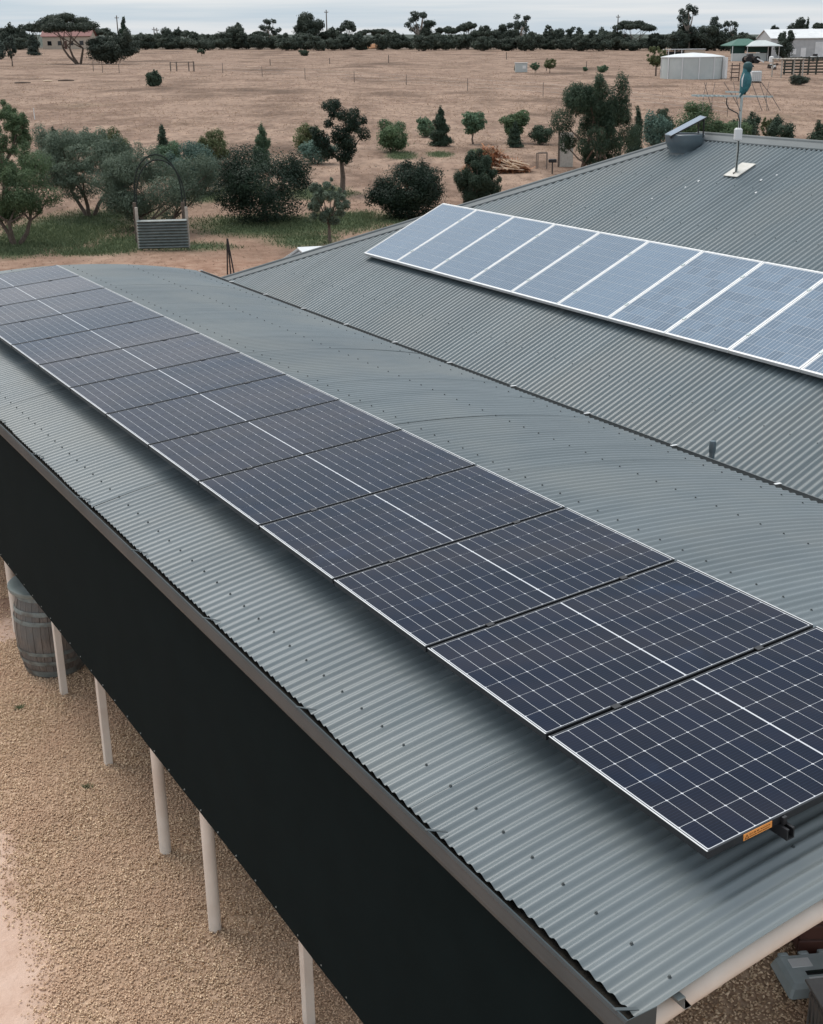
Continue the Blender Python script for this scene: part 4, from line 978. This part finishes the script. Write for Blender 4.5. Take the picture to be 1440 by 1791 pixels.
# --- far tree line, left to right (x, base y, top y, width, kind)
FAR = [(14, 86, 50, 46, 'mass', 'dark tree mass at the far left of the tree line'), (38, 85, 48, 40, 'mass', 'dark broad tree left of the red roofed house'),
 (60, 84, 46, 36, 'umbrella', 'flat topped dark tree just left of the red roofed house'),
 (180, 85, 53, 44, 'umbrella', 'flat topped tree right of the red roofed house'), (219, 85, 44, 28, 'cone', 'upright dark conifer beside the left power pole'),
 (250, 85, 60, 44, 'mass', 'low dark tree right of the left power pole'), (274, 85, 69, 18, 'bush', 'round pale bush before the low beige building'),
 (299, 85, 55, 44, 'mass', 'dark tree behind the low beige building'), (330, 84, 57, 30, 'umbrella', 'flat topped far tree left of the twin dark crowns'),
 (372, 85, 63, 28, 'mass', 'low round far tree left of the biggest left crown'), (415, 86, 50, 46, 'mass', 'biggest rounded crown of the left half tree line'),
 (455, 85, 58, 32, 'umbrella', 'small umbrella shaped far tree'), (473, 84, 41, 34, 'gum', 'sparse leaning gum with open crown in the left half'),
 (498, 85, 60, 34, 'mass', 'low dark far tree left of the tall rounded crown'), (538, 86, 34, 54, 'mass', 'tall rounded dark crown left of the middle power pole'),
 (581, 86, 51, 38, 'mass', 'dark crown right behind the middle power pole'), (610, 86, 42, 28, 'umbrella', 'slim umbrella shaped tree right of the middle power pole'),
 (630, 87, 64, 26, 'cone', 'dark pointed bush beside the orange bank'), (655, 85, 53, 56, 'umbrella', 'wide flat crown above the orange bank'),
 (690, 86, 60, 40, 'mass', 'dark low crown right of the orange bank'), (735, 86, 26, 44, 'gum', 'tall open gum, highest in the middle of the tree line'),
 (750, 86, 46, 30, 'mass', 'dark tree at the foot of the tallest middle gum'), (781, 86, 50, 36, 'umbrella', 'low umbrella crown right of the tallest middle gum'),
 (818, 86, 43, 36, 'umbrella', 'umbrella crown with a bare stem, right of centre'), (850, 87, 54, 50, 'mass', 'wide dark crown right of centre'),
 (885, 87, 50, 50, 'mass', 'broad dark crown beneath the tufted gum'), (909, 86, 30, 40, 'gum', 'tufted tall gum right of centre'),
 (930, 87, 62, 40, 'mass', 'low dark crown right of the tufted gum'), (968, 87, 47, 38, 'mass', 'dark crown left of the twin light topped gums'),
 (1004, 87, 53, 32, 'gum', 'pale sparse gum in the right half tree line'), (1045, 87, 58, 52, 'mass', 'broad dark tree left of the great umbrella crown'),
 (1104, 88, 42, 72, 'umbrella', 'great umbrella crown, widest in the right half'), (1080, 88, 62, 50, 'mass', 'dark undergrowth tree below the great umbrella crown'),
 (1150, 88, 63, 44, 'mass', 'low tree right of the great umbrella crown'), (1203, 89, 20, 40, 'gum', 'tallest gum of all, above the white water tank'),
 (1192, 89, 48, 36, 'mass', 'dark crown at the foot of the tallest gum'), (1236, 89, 50, 56, 'mass', 'wide dark crown behind the white water tank'),
 (1250, 89, 38, 26, 'gum', 'feathery upper crown right of the tallest gum'), (1275, 89, 42, 24, 'gum', 'thin feathery gum left of the green roofed shed'),
 (1300, 90, 62, 46, 'mass', 'dark tree behind the green roofed shed'), (1392, 84, 38, 30, 'mass', 'dark crown peeping over the big white shed roof'),
 (1409, 84, 38, 12, 'cone', 'slim dark tree peeping over the big white shed roof'), (1428, 84, 45, 26, 'umbrella', 'flat crown above the big white shed at right'),
 (1353, 84, 48, 16, 'umbrella', 'small crown over the gable of the big white shed')]
for x, b, t_, wd_, kd, lb in FAR: plant(x, b, t_, wd_, kd, lb, group='trees along the far paddock edge', density=1.5 if kd != 'gum' else 1.2)
g = np.random.default_rng(99); taken = set()
def scrub_label(x):
    for f in sorted(FAR, key=lambda f: abs(f[0] - x)):
        lb = 'low dark scrub ' + ('left' if x < f[0] else 'right') + ' of the ' + ' '.join(f[5].split(',')[0].replace('the ', '').split()[:9])
        if lb not in taken: taken.add(lb); return lb
for x in range(-10, 1310, 22):
    if 75 < x < 170 or 640 < x < 672: continue
    plant(x + g.uniform(-6, 6), 86.5 + g.uniform(-1.5, 2.0) + x * .0012, 65 + g.uniform(-5, 6), 38 + g.uniform(-8, 10), 'mass', scrub_label(x), 'shrub', 'scrub bushes along the far paddock edge', seed=int(x + 500), density=1.2, name='shrub')

# --- grass
def blades(name, label, cat, P, h, wd_, mt, sd, lean=.35):
    g = np.random.default_rng(sd); k = len(P); a = g.uniform(0, math.pi, k); d = np.stack([np.cos(a), np.sin(a), 0 * a], -1) * (wd_ / 2)[:, None]
    tip = P + np.stack([g.normal(0, lean, k) * h, g.normal(0, lean, k) * h, h], -1)
    V = np.stack([P - d, P + d, tip], 1).reshape(-1, 3); o = raw(name, V, np.arange(k * 3).reshape(-1, 3), M[mt], {'rnd': np.repeat(np.clip(g.beta(2, 2, k) , 0, 1), 3)})
    return tag(o, label, cat, kind='stuff')
g = np.random.default_rng(42); k = 80000
px_ = g.uniform(-60, 1500, k); py_ = 92 + (g.random(k) ** 1.25) * 400
P = np.stack([at(a, b) for a, b in zip(px_, py_)]); D = (P - EYE) @ FWD
cl = fbm(P[:, 0] * .12, P[:, 1] * .12); gr = green_at(P[:, 0], P[:, 1]); nr = np.clip(1 - (np.hypot(P[:, 0] - 6, P[:, 1] - 20) - 15) / 22, 0, 1)
inside = (P[:, 0] > EX - .6) & (P[:, 0] < BX + .4) & (P[:, 1] < YE + .4)
keep = (g.random(k) < np.clip((cl - .25) * 2.4, .12, 1) * (1 - .75 * nr) * (1 - np.clip(gr * 2, 0, 1))) & ~inside & (P[:, 1] > 19)
P2 = P[keep]; D2 = D[keep]
blades('dry_grass', 'dry straw coloured grass tufts over the paddock', 'grass', P2, g.uniform(.03, .08, len(P2)) * np.clip(D2 / 55, .6, 2.0), .012 + D2 * .0007, 'drygrass', 5, 1.3)
k = 110000; Q = []
for c, a, b in GP:
    nn_ = int(k * min(.2, a * b / 110)); u = g.uniform(-1.2, 1.2, nn_) * a; v = g.uniform(-1.2, 1.2, nn_) * b; x = c[0] + u * rh[0] + v * fh[0]; y = c[1] + u * rh[1] + v * fh[1]
    ok = g.random(nn_) < green_at(x, y) ** .9; Q.append(np.stack([x[ok], y[ok], gz(x[ok], y[ok])], -1))
Q = np.concatenate(Q)
blades('green_grass', 'short green grass growing in patches under the orchard trees', 'grass', Q, g.uniform(.04, .12, len(Q)), g.uniform(.02, .045, len(Q)), 'greengrass', 6, .5)
# weeds in the gravel
WEEDS = ['small green weed in the gravel just below the barrel', 'largest green weed in the gravel left of a square post']
for i, (x, y) in enumerate(((33, 1240), (153, 1378))):
    p = at(x, y); q = p + np.random.default_rng(i).normal(0, .016, (40, 3)) * [1, 1, 0]
    o = blades('weed', WEEDS[i], 'weed', q, np.full(40, .035), np.full(40, .012), 'greengrass', i, .9); o['group'] = 'weeds in the gravel'; del o['kind']

# --- brush pile and offcuts
p = at(868, 300); s = ppm(p); W_, H_ = 118 / s, 36 / s
g = np.random.default_rng(8); k = 2600
r = np.sqrt(g.random(k)); a = g.uniform(0, 6.28, k); hx = r * np.cos(a) * W_ / 2; hy = r * np.sin(a) * W_ * .3
hz2 = H_ * np.clip(1 - r ** 1.6, 0, 1) * g.uniform(.5, 1.05, k) * (1 - .35 * np.sin(hx * 2.2 / W_ * 3))
c_ = np.stack([p[0] + hx * bd[0] + hy * pd[0], p[1] + hx * bd[1] + hy * pd[1], p[2] + hz2 + .03], -1)
d_ = g.normal(size=(k, 3)) * [1, 1, .35]; d_ /= np.linalg.norm(d_, axis=1)[:, None]; ln = g.uniform(.25, .8, k)[:, None]; wv = np.cross(d_, [0, 0, 1.0]); wv /= np.linalg.norm(wv, axis=1)[:, None]; ww = g.uniform(.012, .045, k)[:, None]
V = np.stack([c_ - d_ * ln / 2 - wv * ww, c_ - d_ * ln / 2 + wv * ww, c_ + d_ * ln / 2 + [0, 0, .05]], 1).reshape(-1, 3)
tag(raw('brush_pile', V, np.arange(k * 3).reshape(-1, 3), M['brush'], {'rnd': np.repeat(g.random(k), 3)}), 'rust coloured heap of dry prunings beyond the house roof', 'brush pile', kind='stuff')
for i in range(13):
    u0 = g.uniform(-4, 32); v0 = g.uniform(-16, -4); p0 = at(876 + u0, 300 + v0 * .2); an_ = g.uniform(-1.1, 1.1); ln_ = g.uniform(.6, 1.2)
    dv = bd * math.cos(an_) * ln_ / 2 + pd * math.sin(an_) * ln_ * .6
    z_ = max(0, (-v0 - 4) / s) * 1.2 + .10; e0 = np.array(p0) - dv + [0, 0, z_ + g.uniform(0, .45)] - pd * (W_ * .36); e1 = np.array(p0) + dv + [0, 0, z_] - pd * (W_ * .36)
    o = MB().bar(e0 - p0, e1 - p0, g.uniform(.05, .085), .05).build('timber_offcut', M['offcut']); o.location = p0
    tag(o, 'pale split timber offcut lying on the front of the brush pile', 'timber', 'pale timber offcuts on the brush pile')

# ================================================================== PADDOCK THINGS AND FAR BUILDINGS
def stake(x, b, t_, label, group=None, mt='post', wpx=2.2, name='fence_stake'):
    p = at(x, b); s = ppm(p); r = max(.03, wpx / s / 2.8)
    o = MB().tube([(0, 0, -.1), (0, 0, (b - t_) / s)], [r, r * .85], 7).build(name, M[mt]); o.location = p; return tag(o, label, 'post', group)
line = [(164, 125, 108), (180, 127, 110), (209, 128, 112), (339, 125, 107), (390, 128, 111), (459, 134, 117), (534, 139, 120), (620, 144, 126), (711, 149, 131), (818, 159, 138), (950, 169, 145), (1097, 181, 160), (1272, 204, 180)]
fe = thing('wire_fence', 'thin wire fence with widely spaced posts crossing the dry paddock', 'fence', at(620, 144))
f0 = at(620, 144); tops = []
for x, b, t_ in line:
    p = at(x, b); s = ppm(p); h_ = (b - t_) / s; r = max(.028, .62 / s); q = p - f0
    MB().tube([q + [0, 0, -.1], q + [0, 0, h_]], [r, r * .8], 6).build('post', M['post'], fe); tops.append((q, h_))
for fr_ in (.35, .65, .92):
    MB().tube([q + [0, 0, h_ * fr_] for q, h_ in tops], .004, 4).build('wire', M['galv'], fe)
for x, b, t_, lb in ((577, 112, 102, 'short stake in the paddock below the middle power pole'), (680, 110, 97, 'short stake in the paddock below the wide flat crown'), (886, 104, 92, 'short stake in the paddock above the pump box'), (956, 124, 105, 'brown stake just right of the pump box'), (473, 115, 104, 'short stake in the paddock left of the bare trunk tree'), (1026, 122, 108, 'thin stake by the tiny green weed')):
    stake(x, b, t_, lb)
stake(61, 209, 190, 'white marker stake in the paddock at left', None, 'white', 2.4)
stake(799, 88, 76, 'short post at the far paddock edge, centre', None, 'post', 2)
# pen of rails
pn2, s = local(319, 125, 'rail_pen', 'small open pen of bare poles in the left paddock', 'pen')
for x, y in ((-20, 0), (-12, 5), (10, 4), (21, 0)): MB().tube([(x / s, y * 3 / s, 0), (x / s, y * 3 / s, 16 / s)], 1.1 / s, 6).build('post', M['post'], pn2)
for (x0, y0_), (x1, y1_) in (((-20, 0), (-12, 5)), ((-12, 5), (10, 4)), ((10, 4), (21, 0)), ((-20, 0), (21, 0))): MB().bar((x0 / s, y0_ * 3 / s, 15 / s), (x1 / s, y1_ * 3 / s, 15 / s), .9 / s).build('rail', M['post'], pn2)
# logs
for x, b, ln_, mt, lb in ((40, 146, 28, 'bark', 'dark log lying in the paddock at far left'), (84, 143, 16, 'offcut', 'pale plank lying in the left paddock'), (116, 142, 28, 'bark', 'dark log lying right of the pale plank')):
    p = at(x, b); s = ppm(p); o = MB().tube([tuple(-bd * ln_ / 2 / s + [0, 0, 1.2 / s]), (0, 0, 1.6 / s), tuple(bd * ln_ / 2 / s + [0, 0, 1.2 / s])], [1.0 / s, 1.5 / s, .9 / s], 8).build('log', M[mt]); o.location = p; tag(o, lb, 'log')
# small frame and post beside the brush pile
fr2, s = local(948, 296, 'pipe_frame', 'small bare pipe frame right of the brush pile', 'frame')
for x, y in ((-10, 0), (8, 0), (10, 6), (-6, 6)): MB().tube([(x / s, y * 2 / s, 0), (x / s, y * 2 / s, 27 / s)], .022, 6).build('post', M['post'], fr2)
MB().bar((-10 / s, 0, 27 / s), (8 / s, 0, 27 / s), .04).build('rail', M['post'], fr2); MB().bar((-6 / s, 12 / s, 27 / s), (10 / s, 12 / s, 27 / s), .04).build('rail', M['post'], fr2)
tp2, s = local(966, 304, 'garden_tap', 'black garden tap stand near the house hip', 'tap')
MB().tube([(0, 0, 0), (0, 0, 20 / s)], .03, 8).build('stand', M['black'], tp2); MB().box((0, 0, 22 / s), (14 / s, .15, 6 / s), bev=.02).build('tap_head', M['black'], tp2)
sh, s = local(990, 292, 'leaning_sheet', 'beige sheet panel standing by the tall leafy tree', 'panel')
MB().box((0, 0, 29 / s), (24 / s, .04, 58 / s), bev=.005).build('sheet', M['weather'], sh); MB().box((-13 / s, .0, 31 / s), (.09, .09, 62 / s), bev=.01).build('post', M['bark'], sh)
# pump box
pb, s = local(912, 127, 'pump_box', 'small pale green pump box in the paddock', 'box')
MB().box((0, .4, 8 / s), (21 / s, .9, 15 / s), bev=.02).build('cabinet', M['tank'], pb); MB().box((0, .4, 16 / s), (23 / s, 1.05, .08), bev=.01).build('lid', M['zinc'], pb); MB().box((5 / s, -.06, 9 / s), (6 / s, .03, 5 / s)).build('sign_plate', M['white'], pb)
# power poles
for x, b, t_, lb in ((209, 85, 31, 'left power pole above the far trees'), (573, 86, 22, 'middle power pole rising above the far trees'), (1079, 88, 30, 'right power pole behind the great umbrella crown'), (272, 84, 50, 'short distant power pole left of the beige building'), (277, 84, 51, 'short distant power pole just right of its twin')):
    po, s = local(x, b, 'power_pole', lb, 'power pole')
    MB().tube([(0, 0, 0), (0, 0, (b - t_) / s)], [1.3 / s, .8 / s], 8).build('pole', M['post'], po); MB().box((0, 0, (b - t_ - 4) / s), (7 / s, .2, .22)).build('crossarm', M['post'], po)
    for q in (-3, 0, 3): MB().lathe([(.12, 0), (.16, .15), (.08, .4)], 8, (q / s, 0, (b - t_ - 3.6) / s)).build('insulator', M['white'], po)

def gable(root, w_, d_, hw, hr, wall, roof, axis_x=True, over=.4, x0=0.0, y0_=0.0):
    # walls with gable ends and a two sided roof with thickness; ridge along x if axis_x
    g_ = MB(); hw2 = hw
    if axis_x: prof = [(y0_, 0), (y0_ + d_, 0), (y0_ + d_, hw2), (y0_ + d_ / 2, hr), (y0_, hw2)]; g_.prism(prof, 0, x0 - w_ / 2, x0 + w_ / 2)
    else: prof = [(x0 - w_ / 2, 0), (x0 + w_ / 2, 0), (x0 + w_ / 2, hw2), (x0, hr), (x0 - w_ / 2, hw2)]; g_.prism(prof, 1, y0_, y0_ + d_)
    g_.build('wall', M[wall], root); t_ = .12
    for sg in (-1, 1):
        r_ = MB(); half = (d_ if axis_x else w_) / 2; sl = (hr - hw) / half; cx_ = (y0_ + d_ / 2) if axis_x else x0
        q = [(cx_, hr + .03), (cx_ + sg * (half + over), hw - sl * over + .03), (cx_ + sg * (half + over), hw - sl * over + .03 + t_), (cx_, hr + .03 + t_)]
        if sg < 0: q = q[::-1]
        if axis_x: r_.prism(q, 0, x0 - w_ / 2 - over, x0 + w_ / 2 + over)
        else: r_.prism(q, 1, y0_ - over, y0_ + d_ + over)
        r_.build('roof', M[roof], root)
# red roofed house, far left
hs_, s = local(118, 86, 'farmhouse', 'cream farmhouse with a dull red roof behind the leaning tree', 'house')
gable(hs_, 84 / s, 9, 22 / s, 33 / s, 'beige', 'redroof', True, .6)
for x in (-30, -12, 8, 26): wdw = MB().box((x / s, -.04, 10 / s), (7 / s, .1, 7 / s)).build('window', M['glass'], hs_)
MB().box((-2 / s, -.05, 7 / s), (4.5 / s, .1, 13 / s)).build('door', M['redwood'], hs_)
lo, s = local(257, 85, 'low_building', 'low beige farm building in the far tree line', 'building')
gable(lo, 22 / s, 6, 11 / s, 15 / s, 'beige', 'beige', True, .3); MB().box((4 / s, -.05, 4.5 / s), (6 / s, .1, 8 / s)).build('door', M['dark'], lo)
bk, s = local(657, 85.5, 'earth_bank', 'orange earth bank among the far trees', 'bank')
g = np.random.default_rng(3); G = np.zeros((17, 5, 3))
for i in range(17):
    for j in range(5): G[i, j] = ((i / 16 - .5) * 40 / s, j * 1.6, max(0, 8 / s * math.sin(math.pi * i / 16) ** .6 * math.sin(math.pi * (j + .3) / 5)) + g.uniform(0, .3))
V, Fq = thicken(G, np.array([0, 0, -.4])); M['earth'] = mat('orange_earth', (.30, .145, .07), (.42, .22, .12), scale=.6, rough=.95); raw('bank', V, Fq, M['earth'], parent=bk, smooth=True)
# big white tank
tk, s = local(1221, 139, 'water_tank', 'large pale steel water tank with a low white roof', 'tank')
Rk = 55 / s; Hk = 36 / s
for k in range(12):
    a0, a1 = 2 * math.pi * k / 12 + .02, 2 * math.pi * (k + 1) / 12 + .02 - .012; vs = []
    for r in (Rk, Rk - .06):
        for z in (0, Hk):
            for i in range(7): a = a0 + (a1 - a0) * i / 6; vs.append((r * math.cos(a), Rk + r * math.sin(a) , z))
    fs = []
    for i in range(6): fs += [(i, i + 1, 8 + i, 7 + i), (14 + i, 21 + i, 22 + i, 15 + i), (7 + i, 8 + i, 22 + i, 21 + i)]
    fs += [(0, 7, 21, 14), (6, 20, 27, 13)]
    MB().add(vs, fs).build('panel', M['tank'], tk)
    MB().box((Rk * 1.005 * math.cos(a0 - .006), Rk + Rk * 1.005 * math.sin(a0 - .006), Hk / 2), (.14, .14, Hk), rz=a0).build('stiffener', M['zinc'], tk)
MB().lathe([(Rk * 1.02, Hk), (Rk * 1.02, Hk + .10), (Rk * .6, Hk + .42), (.1, Hk + .62)], 40, (0, Rk, 0)).build('roof', M['zinc'], tk, True)
MB().box((Rk * .93, Rk * .42, Hk * .5), (.5, .5, Hk * .98), rz=.7).build('inlet_box', M['white'], tk)
# low flat shed behind the tank
fl, s = local(1200, 100, 'flat_shed', 'low flat roofed shed behind the water tank', 'shed')
MB().box((15 / s, 1.2, 6 / s), (36 / s, 2.4, 12 / s), bev=.03).build('wall', M['beige'], fl); MB().box((-18 / s, 1.2, 5 / s), (26 / s, 2.2, 9 / s), bev=.03).build('bay', M['dark'], fl); MB().box((-2 / s, 1.2, 13 / s), (72 / s, 2.8, .16)).build('roof', M['zinc'], fl)  # the bay is a solid dark box, interior shade put into its colour
for x in (-31, -20, -8): MB().box((x / s, -.02, 6 / s), (.2, .2, 12 / s)).build('post', M['white'], fl)
# big white shed
ws, s = local(1400, 103, 'machinery_shed', 'big white machinery shed with a pale gable roof at right', 'shed')
gable(ws, 130 / s, 14, 34 / s, 48 / s, 'shedwall', 'zinc', True, .3, x0=12 / s)
MB().box((-12 / s, -.06, 12 / s), (7 / s, .12, 9 / s)).build('window', M['white'], ws); MB().box((4 / s, -.06, 9 / s), (9 / s, .12, 18 / s)).build('door', M['white'], ws); MB().box((34 / s, -.06, 14 / s), (20 / s, .12, 27 / s)).build('roller_door', M['zinc'], ws)
MB().box((12 / s, -.12, 33.5 / s), (131 / s, .2, .25)).build('gutter', M['tank'], ws)
gw = MB(); x_ = (12 - 65) / s - .03
gw.add([(x_, 0, 0), (x_, 14, 0), (x_, 14, 34 / s), (x_, 7, 47 / s), (x_, 0, 34 / s)], [(0, 1, 2, 3, 4)]); gw.build('gable_cladding', M['shedwall'], ws)
# green roofed shed with a grey awning
gsd, s = local(1310, 107, 'green_shed', 'open shed with a green hipped roof left of the white shed', 'shed')
def hip(root, x0, x1, d0, d1, z0, z1, mt, ridge=.3):
    xm0, xm1 = x0 + (x1 - x0) * (.5 - ridge / 2), x0 + (x1 - x0) * (.5 + ridge / 2); dm = (d0 + d1) / 2
    vs = [(x0, d0, z0), (x1, d0, z0), (x1, d1, z0), (x0, d1, z0), (xm0, dm, z1), (xm1, dm, z1), (x0, d0, z0 - .15), (x1, d0, z0 - .15), (x1, d1, z0 - .15), (x0, d1, z0 - .15)]
    MB().add(vs, [(0, 1, 5, 4), (1, 2, 5), (2, 3, 4, 5), (3, 0, 4), (0, 6, 7, 1), (1, 7, 8, 2), (2, 8, 9, 3), (3, 9, 6, 0), (9, 8, 7, 6)]).build('roof', M[mt], root)
hip(gsd, -31 / s, 30 / s, 1.0, 12, 26 / s, 37 / s, 'green'); hip(gsd, -5 / s, 52 / s, -2.5, 8, 25 / s, 34 / s, 'tank')
MB().box((-18 / s, 1.6, 19 / s), (25 / s, .1, 13 / s)).build('shade_screen', M['greend'], gsd); MB().box((13 / s, -.4, 19.5 / s), (35 / s, .1, 10 / s)).build('shade_screen', M['greend'], gsd)
MB().box((-1 / s, -.1, 6.5 / s), (62 / s, .2, 13 / s)).build('wall', M['tank'], gsd); MB().box((34 / s, 3, 12 / s), (10 / s, 5, 24 / s)).build('dark_bay', M['dark'], gsd)  # dark bay is a solid box coloured as the shade inside
for x in (-31, -5, 31, 50): MB().tube([(x / s, -.6, 0), (x / s, -.6, 25 / s)], .09, 8).build('post', M['zinc'], gsd)
# machinery, drums and yard clutter
mc, s = local(1318, 111, 'farm_machine', 'dark farm machinery parked before the green shed', 'machine')
for x, y in ((-8, 0), (6, 0), (-8, 3), (6, 3)):
    MB().tube([(x / s, y, 6 / s), (x / s, y + .35, 6 / s)], 6 / s, 20).build('wheel', M['tyre'], mc, True)
MB().box((0, 1.6, 8 / s), (24 / s, 2.0, 6 / s), bev=.1).build('body', M['rust'], mc); MB().box((-4 / s, 1.6, 13 / s), (9 / s, 1.6, 6 / s), bev=.1).build('cab', M['black'], mc); MB().bar((6 / s, 0, 8 / s), (17 / s, -.6, 2 / s), .25).build('drawbar', M['white'], mc)
dm, s = local(1349, 109, 'white_drum', 'white plastic drum beside the dark machinery', 'drum'); MB().lathe([(4 / s, 0), (4.4 / s, 4 / s), (4 / s, 9 / s), (1.5 / s, 10 / s)], 16).build('drum', M['white'], dm, True)
cg, s = local(1354, 122, 'scrap_heap', 'dark scrap heap left of the timber pergola', 'scrap')
for i in range(9):
    g_ = np.random.default_rng(i); MB().box((g_.uniform(-8, 8) / s, g_.uniform(0, 2), g_.uniform(2, 9) / s), (g_.uniform(4, 9) / s, .6, g_.uniform(2, 5) / s), rz=g_.uniform(-.5, .5), bev=.05).build('scrap_piece', M[['rust', 'black', 'white', 'conduit'][i % 4]], cg)
ib, s = local(1323, 145, 'liquid_tote', 'white plastic liquid tote in a wire cage by the tank', 'tote')
MB().box((0, .6, 11 / s), (17 / s, 1.1, 17 / s), bev=.08).build('bottle', M['water'], ib); MB().box((0, .6, 1 / s), (18 / s, 1.2, 2 / s), bev=.02).build('pallet', M['rust'], ib)
for k in range(6): MB().bar(((-8.5 + k * 3.4) / s, .03, 2 / s), ((-8.5 + k * 3.4) / s, .03, 20 / s), .03).build('cage_bar', M['alu'], ib)
for k in range(6): MB().bar((-8.5 / s, .03, (3 + k * 3.4) / s), (8.5 / s, .03, (3 + k * 3.4) / s), .03).build('cage_bar', M['alu'], ib)
rk, s = local(1286, 142, 'rusty_rack', 'rusty implement frame between the tank and the bird', 'rack')
for z in (6, 14, 20, 26): MB().box((0, .5, z / s), (14 / s, .9, .12)).build('shelf', M['rust'], rk)
for x in (-6.5, 6.5): MB().bar((x / s, .2, 0), (x / s, .2, 30 / s), .1).build('upright', M['rust'], rk)
pg, s = local(1386, 136, 'timber_pergola', 'pale bare timber pergola in front of the white shed', 'pergola')
for x, y in ((-28, 2.5), (-20, 0), (10, 2.5), (17, 0)): MB().tube([(x / s, y, 0), (x / s, y, 30 / s)], .10, 8).build('post', M['weather'], pg)
for y in (0, 2.5): MB().tube([(-30 / s, y, 30.5 / s), (20 / s, y, 30.5 / s)], .09, 8).build('beam', M['weather'], pg)
for k in range(7): MB().tube([((-27 + k * 7) / s, -.4, 31.5 / s), ((-27 + k * 7) / s, 2.9, 31.5 / s)], .06, 6).build('rafter', M['weather'], pg)
yd, s = local(1412, 131, 'stock_yard', 'dark timber rail stock yard below the white shed', 'fence')
for k in range(7): MB().box(((-36 + k * 14) / s, 1.5, 15 / s), (.22, .22, 30 / s)).build('post', M['darkpost'], yd)
for z in (4, 9, 14, 19, 24, 28): MB().box((6 / s, 1.36, z / s), (90 / s, .06, 2.6 / s)).build('rail', M['darkpost'], yd)
sc2, s = local(1426, 108, 'white_trailer', 'small white trailer before the big white shed', 'trailer')
MB().box((0, .8, 7 / s), (16 / s, 1.6, 3 / s), bev=.05).build('tray', M['white'], sc2); MB().box((1 / s, .8, 11 / s), (6 / s, 1.2, 4 / s), bev=.05).build('load', M['black'], sc2)
for x in (-4, 4): MB().tube([(x / s, -.1, 3 / s), (x / s, .15, 3 / s)], 2.6 / s, 14).build('wheel', M['tyre'], sc2, True)
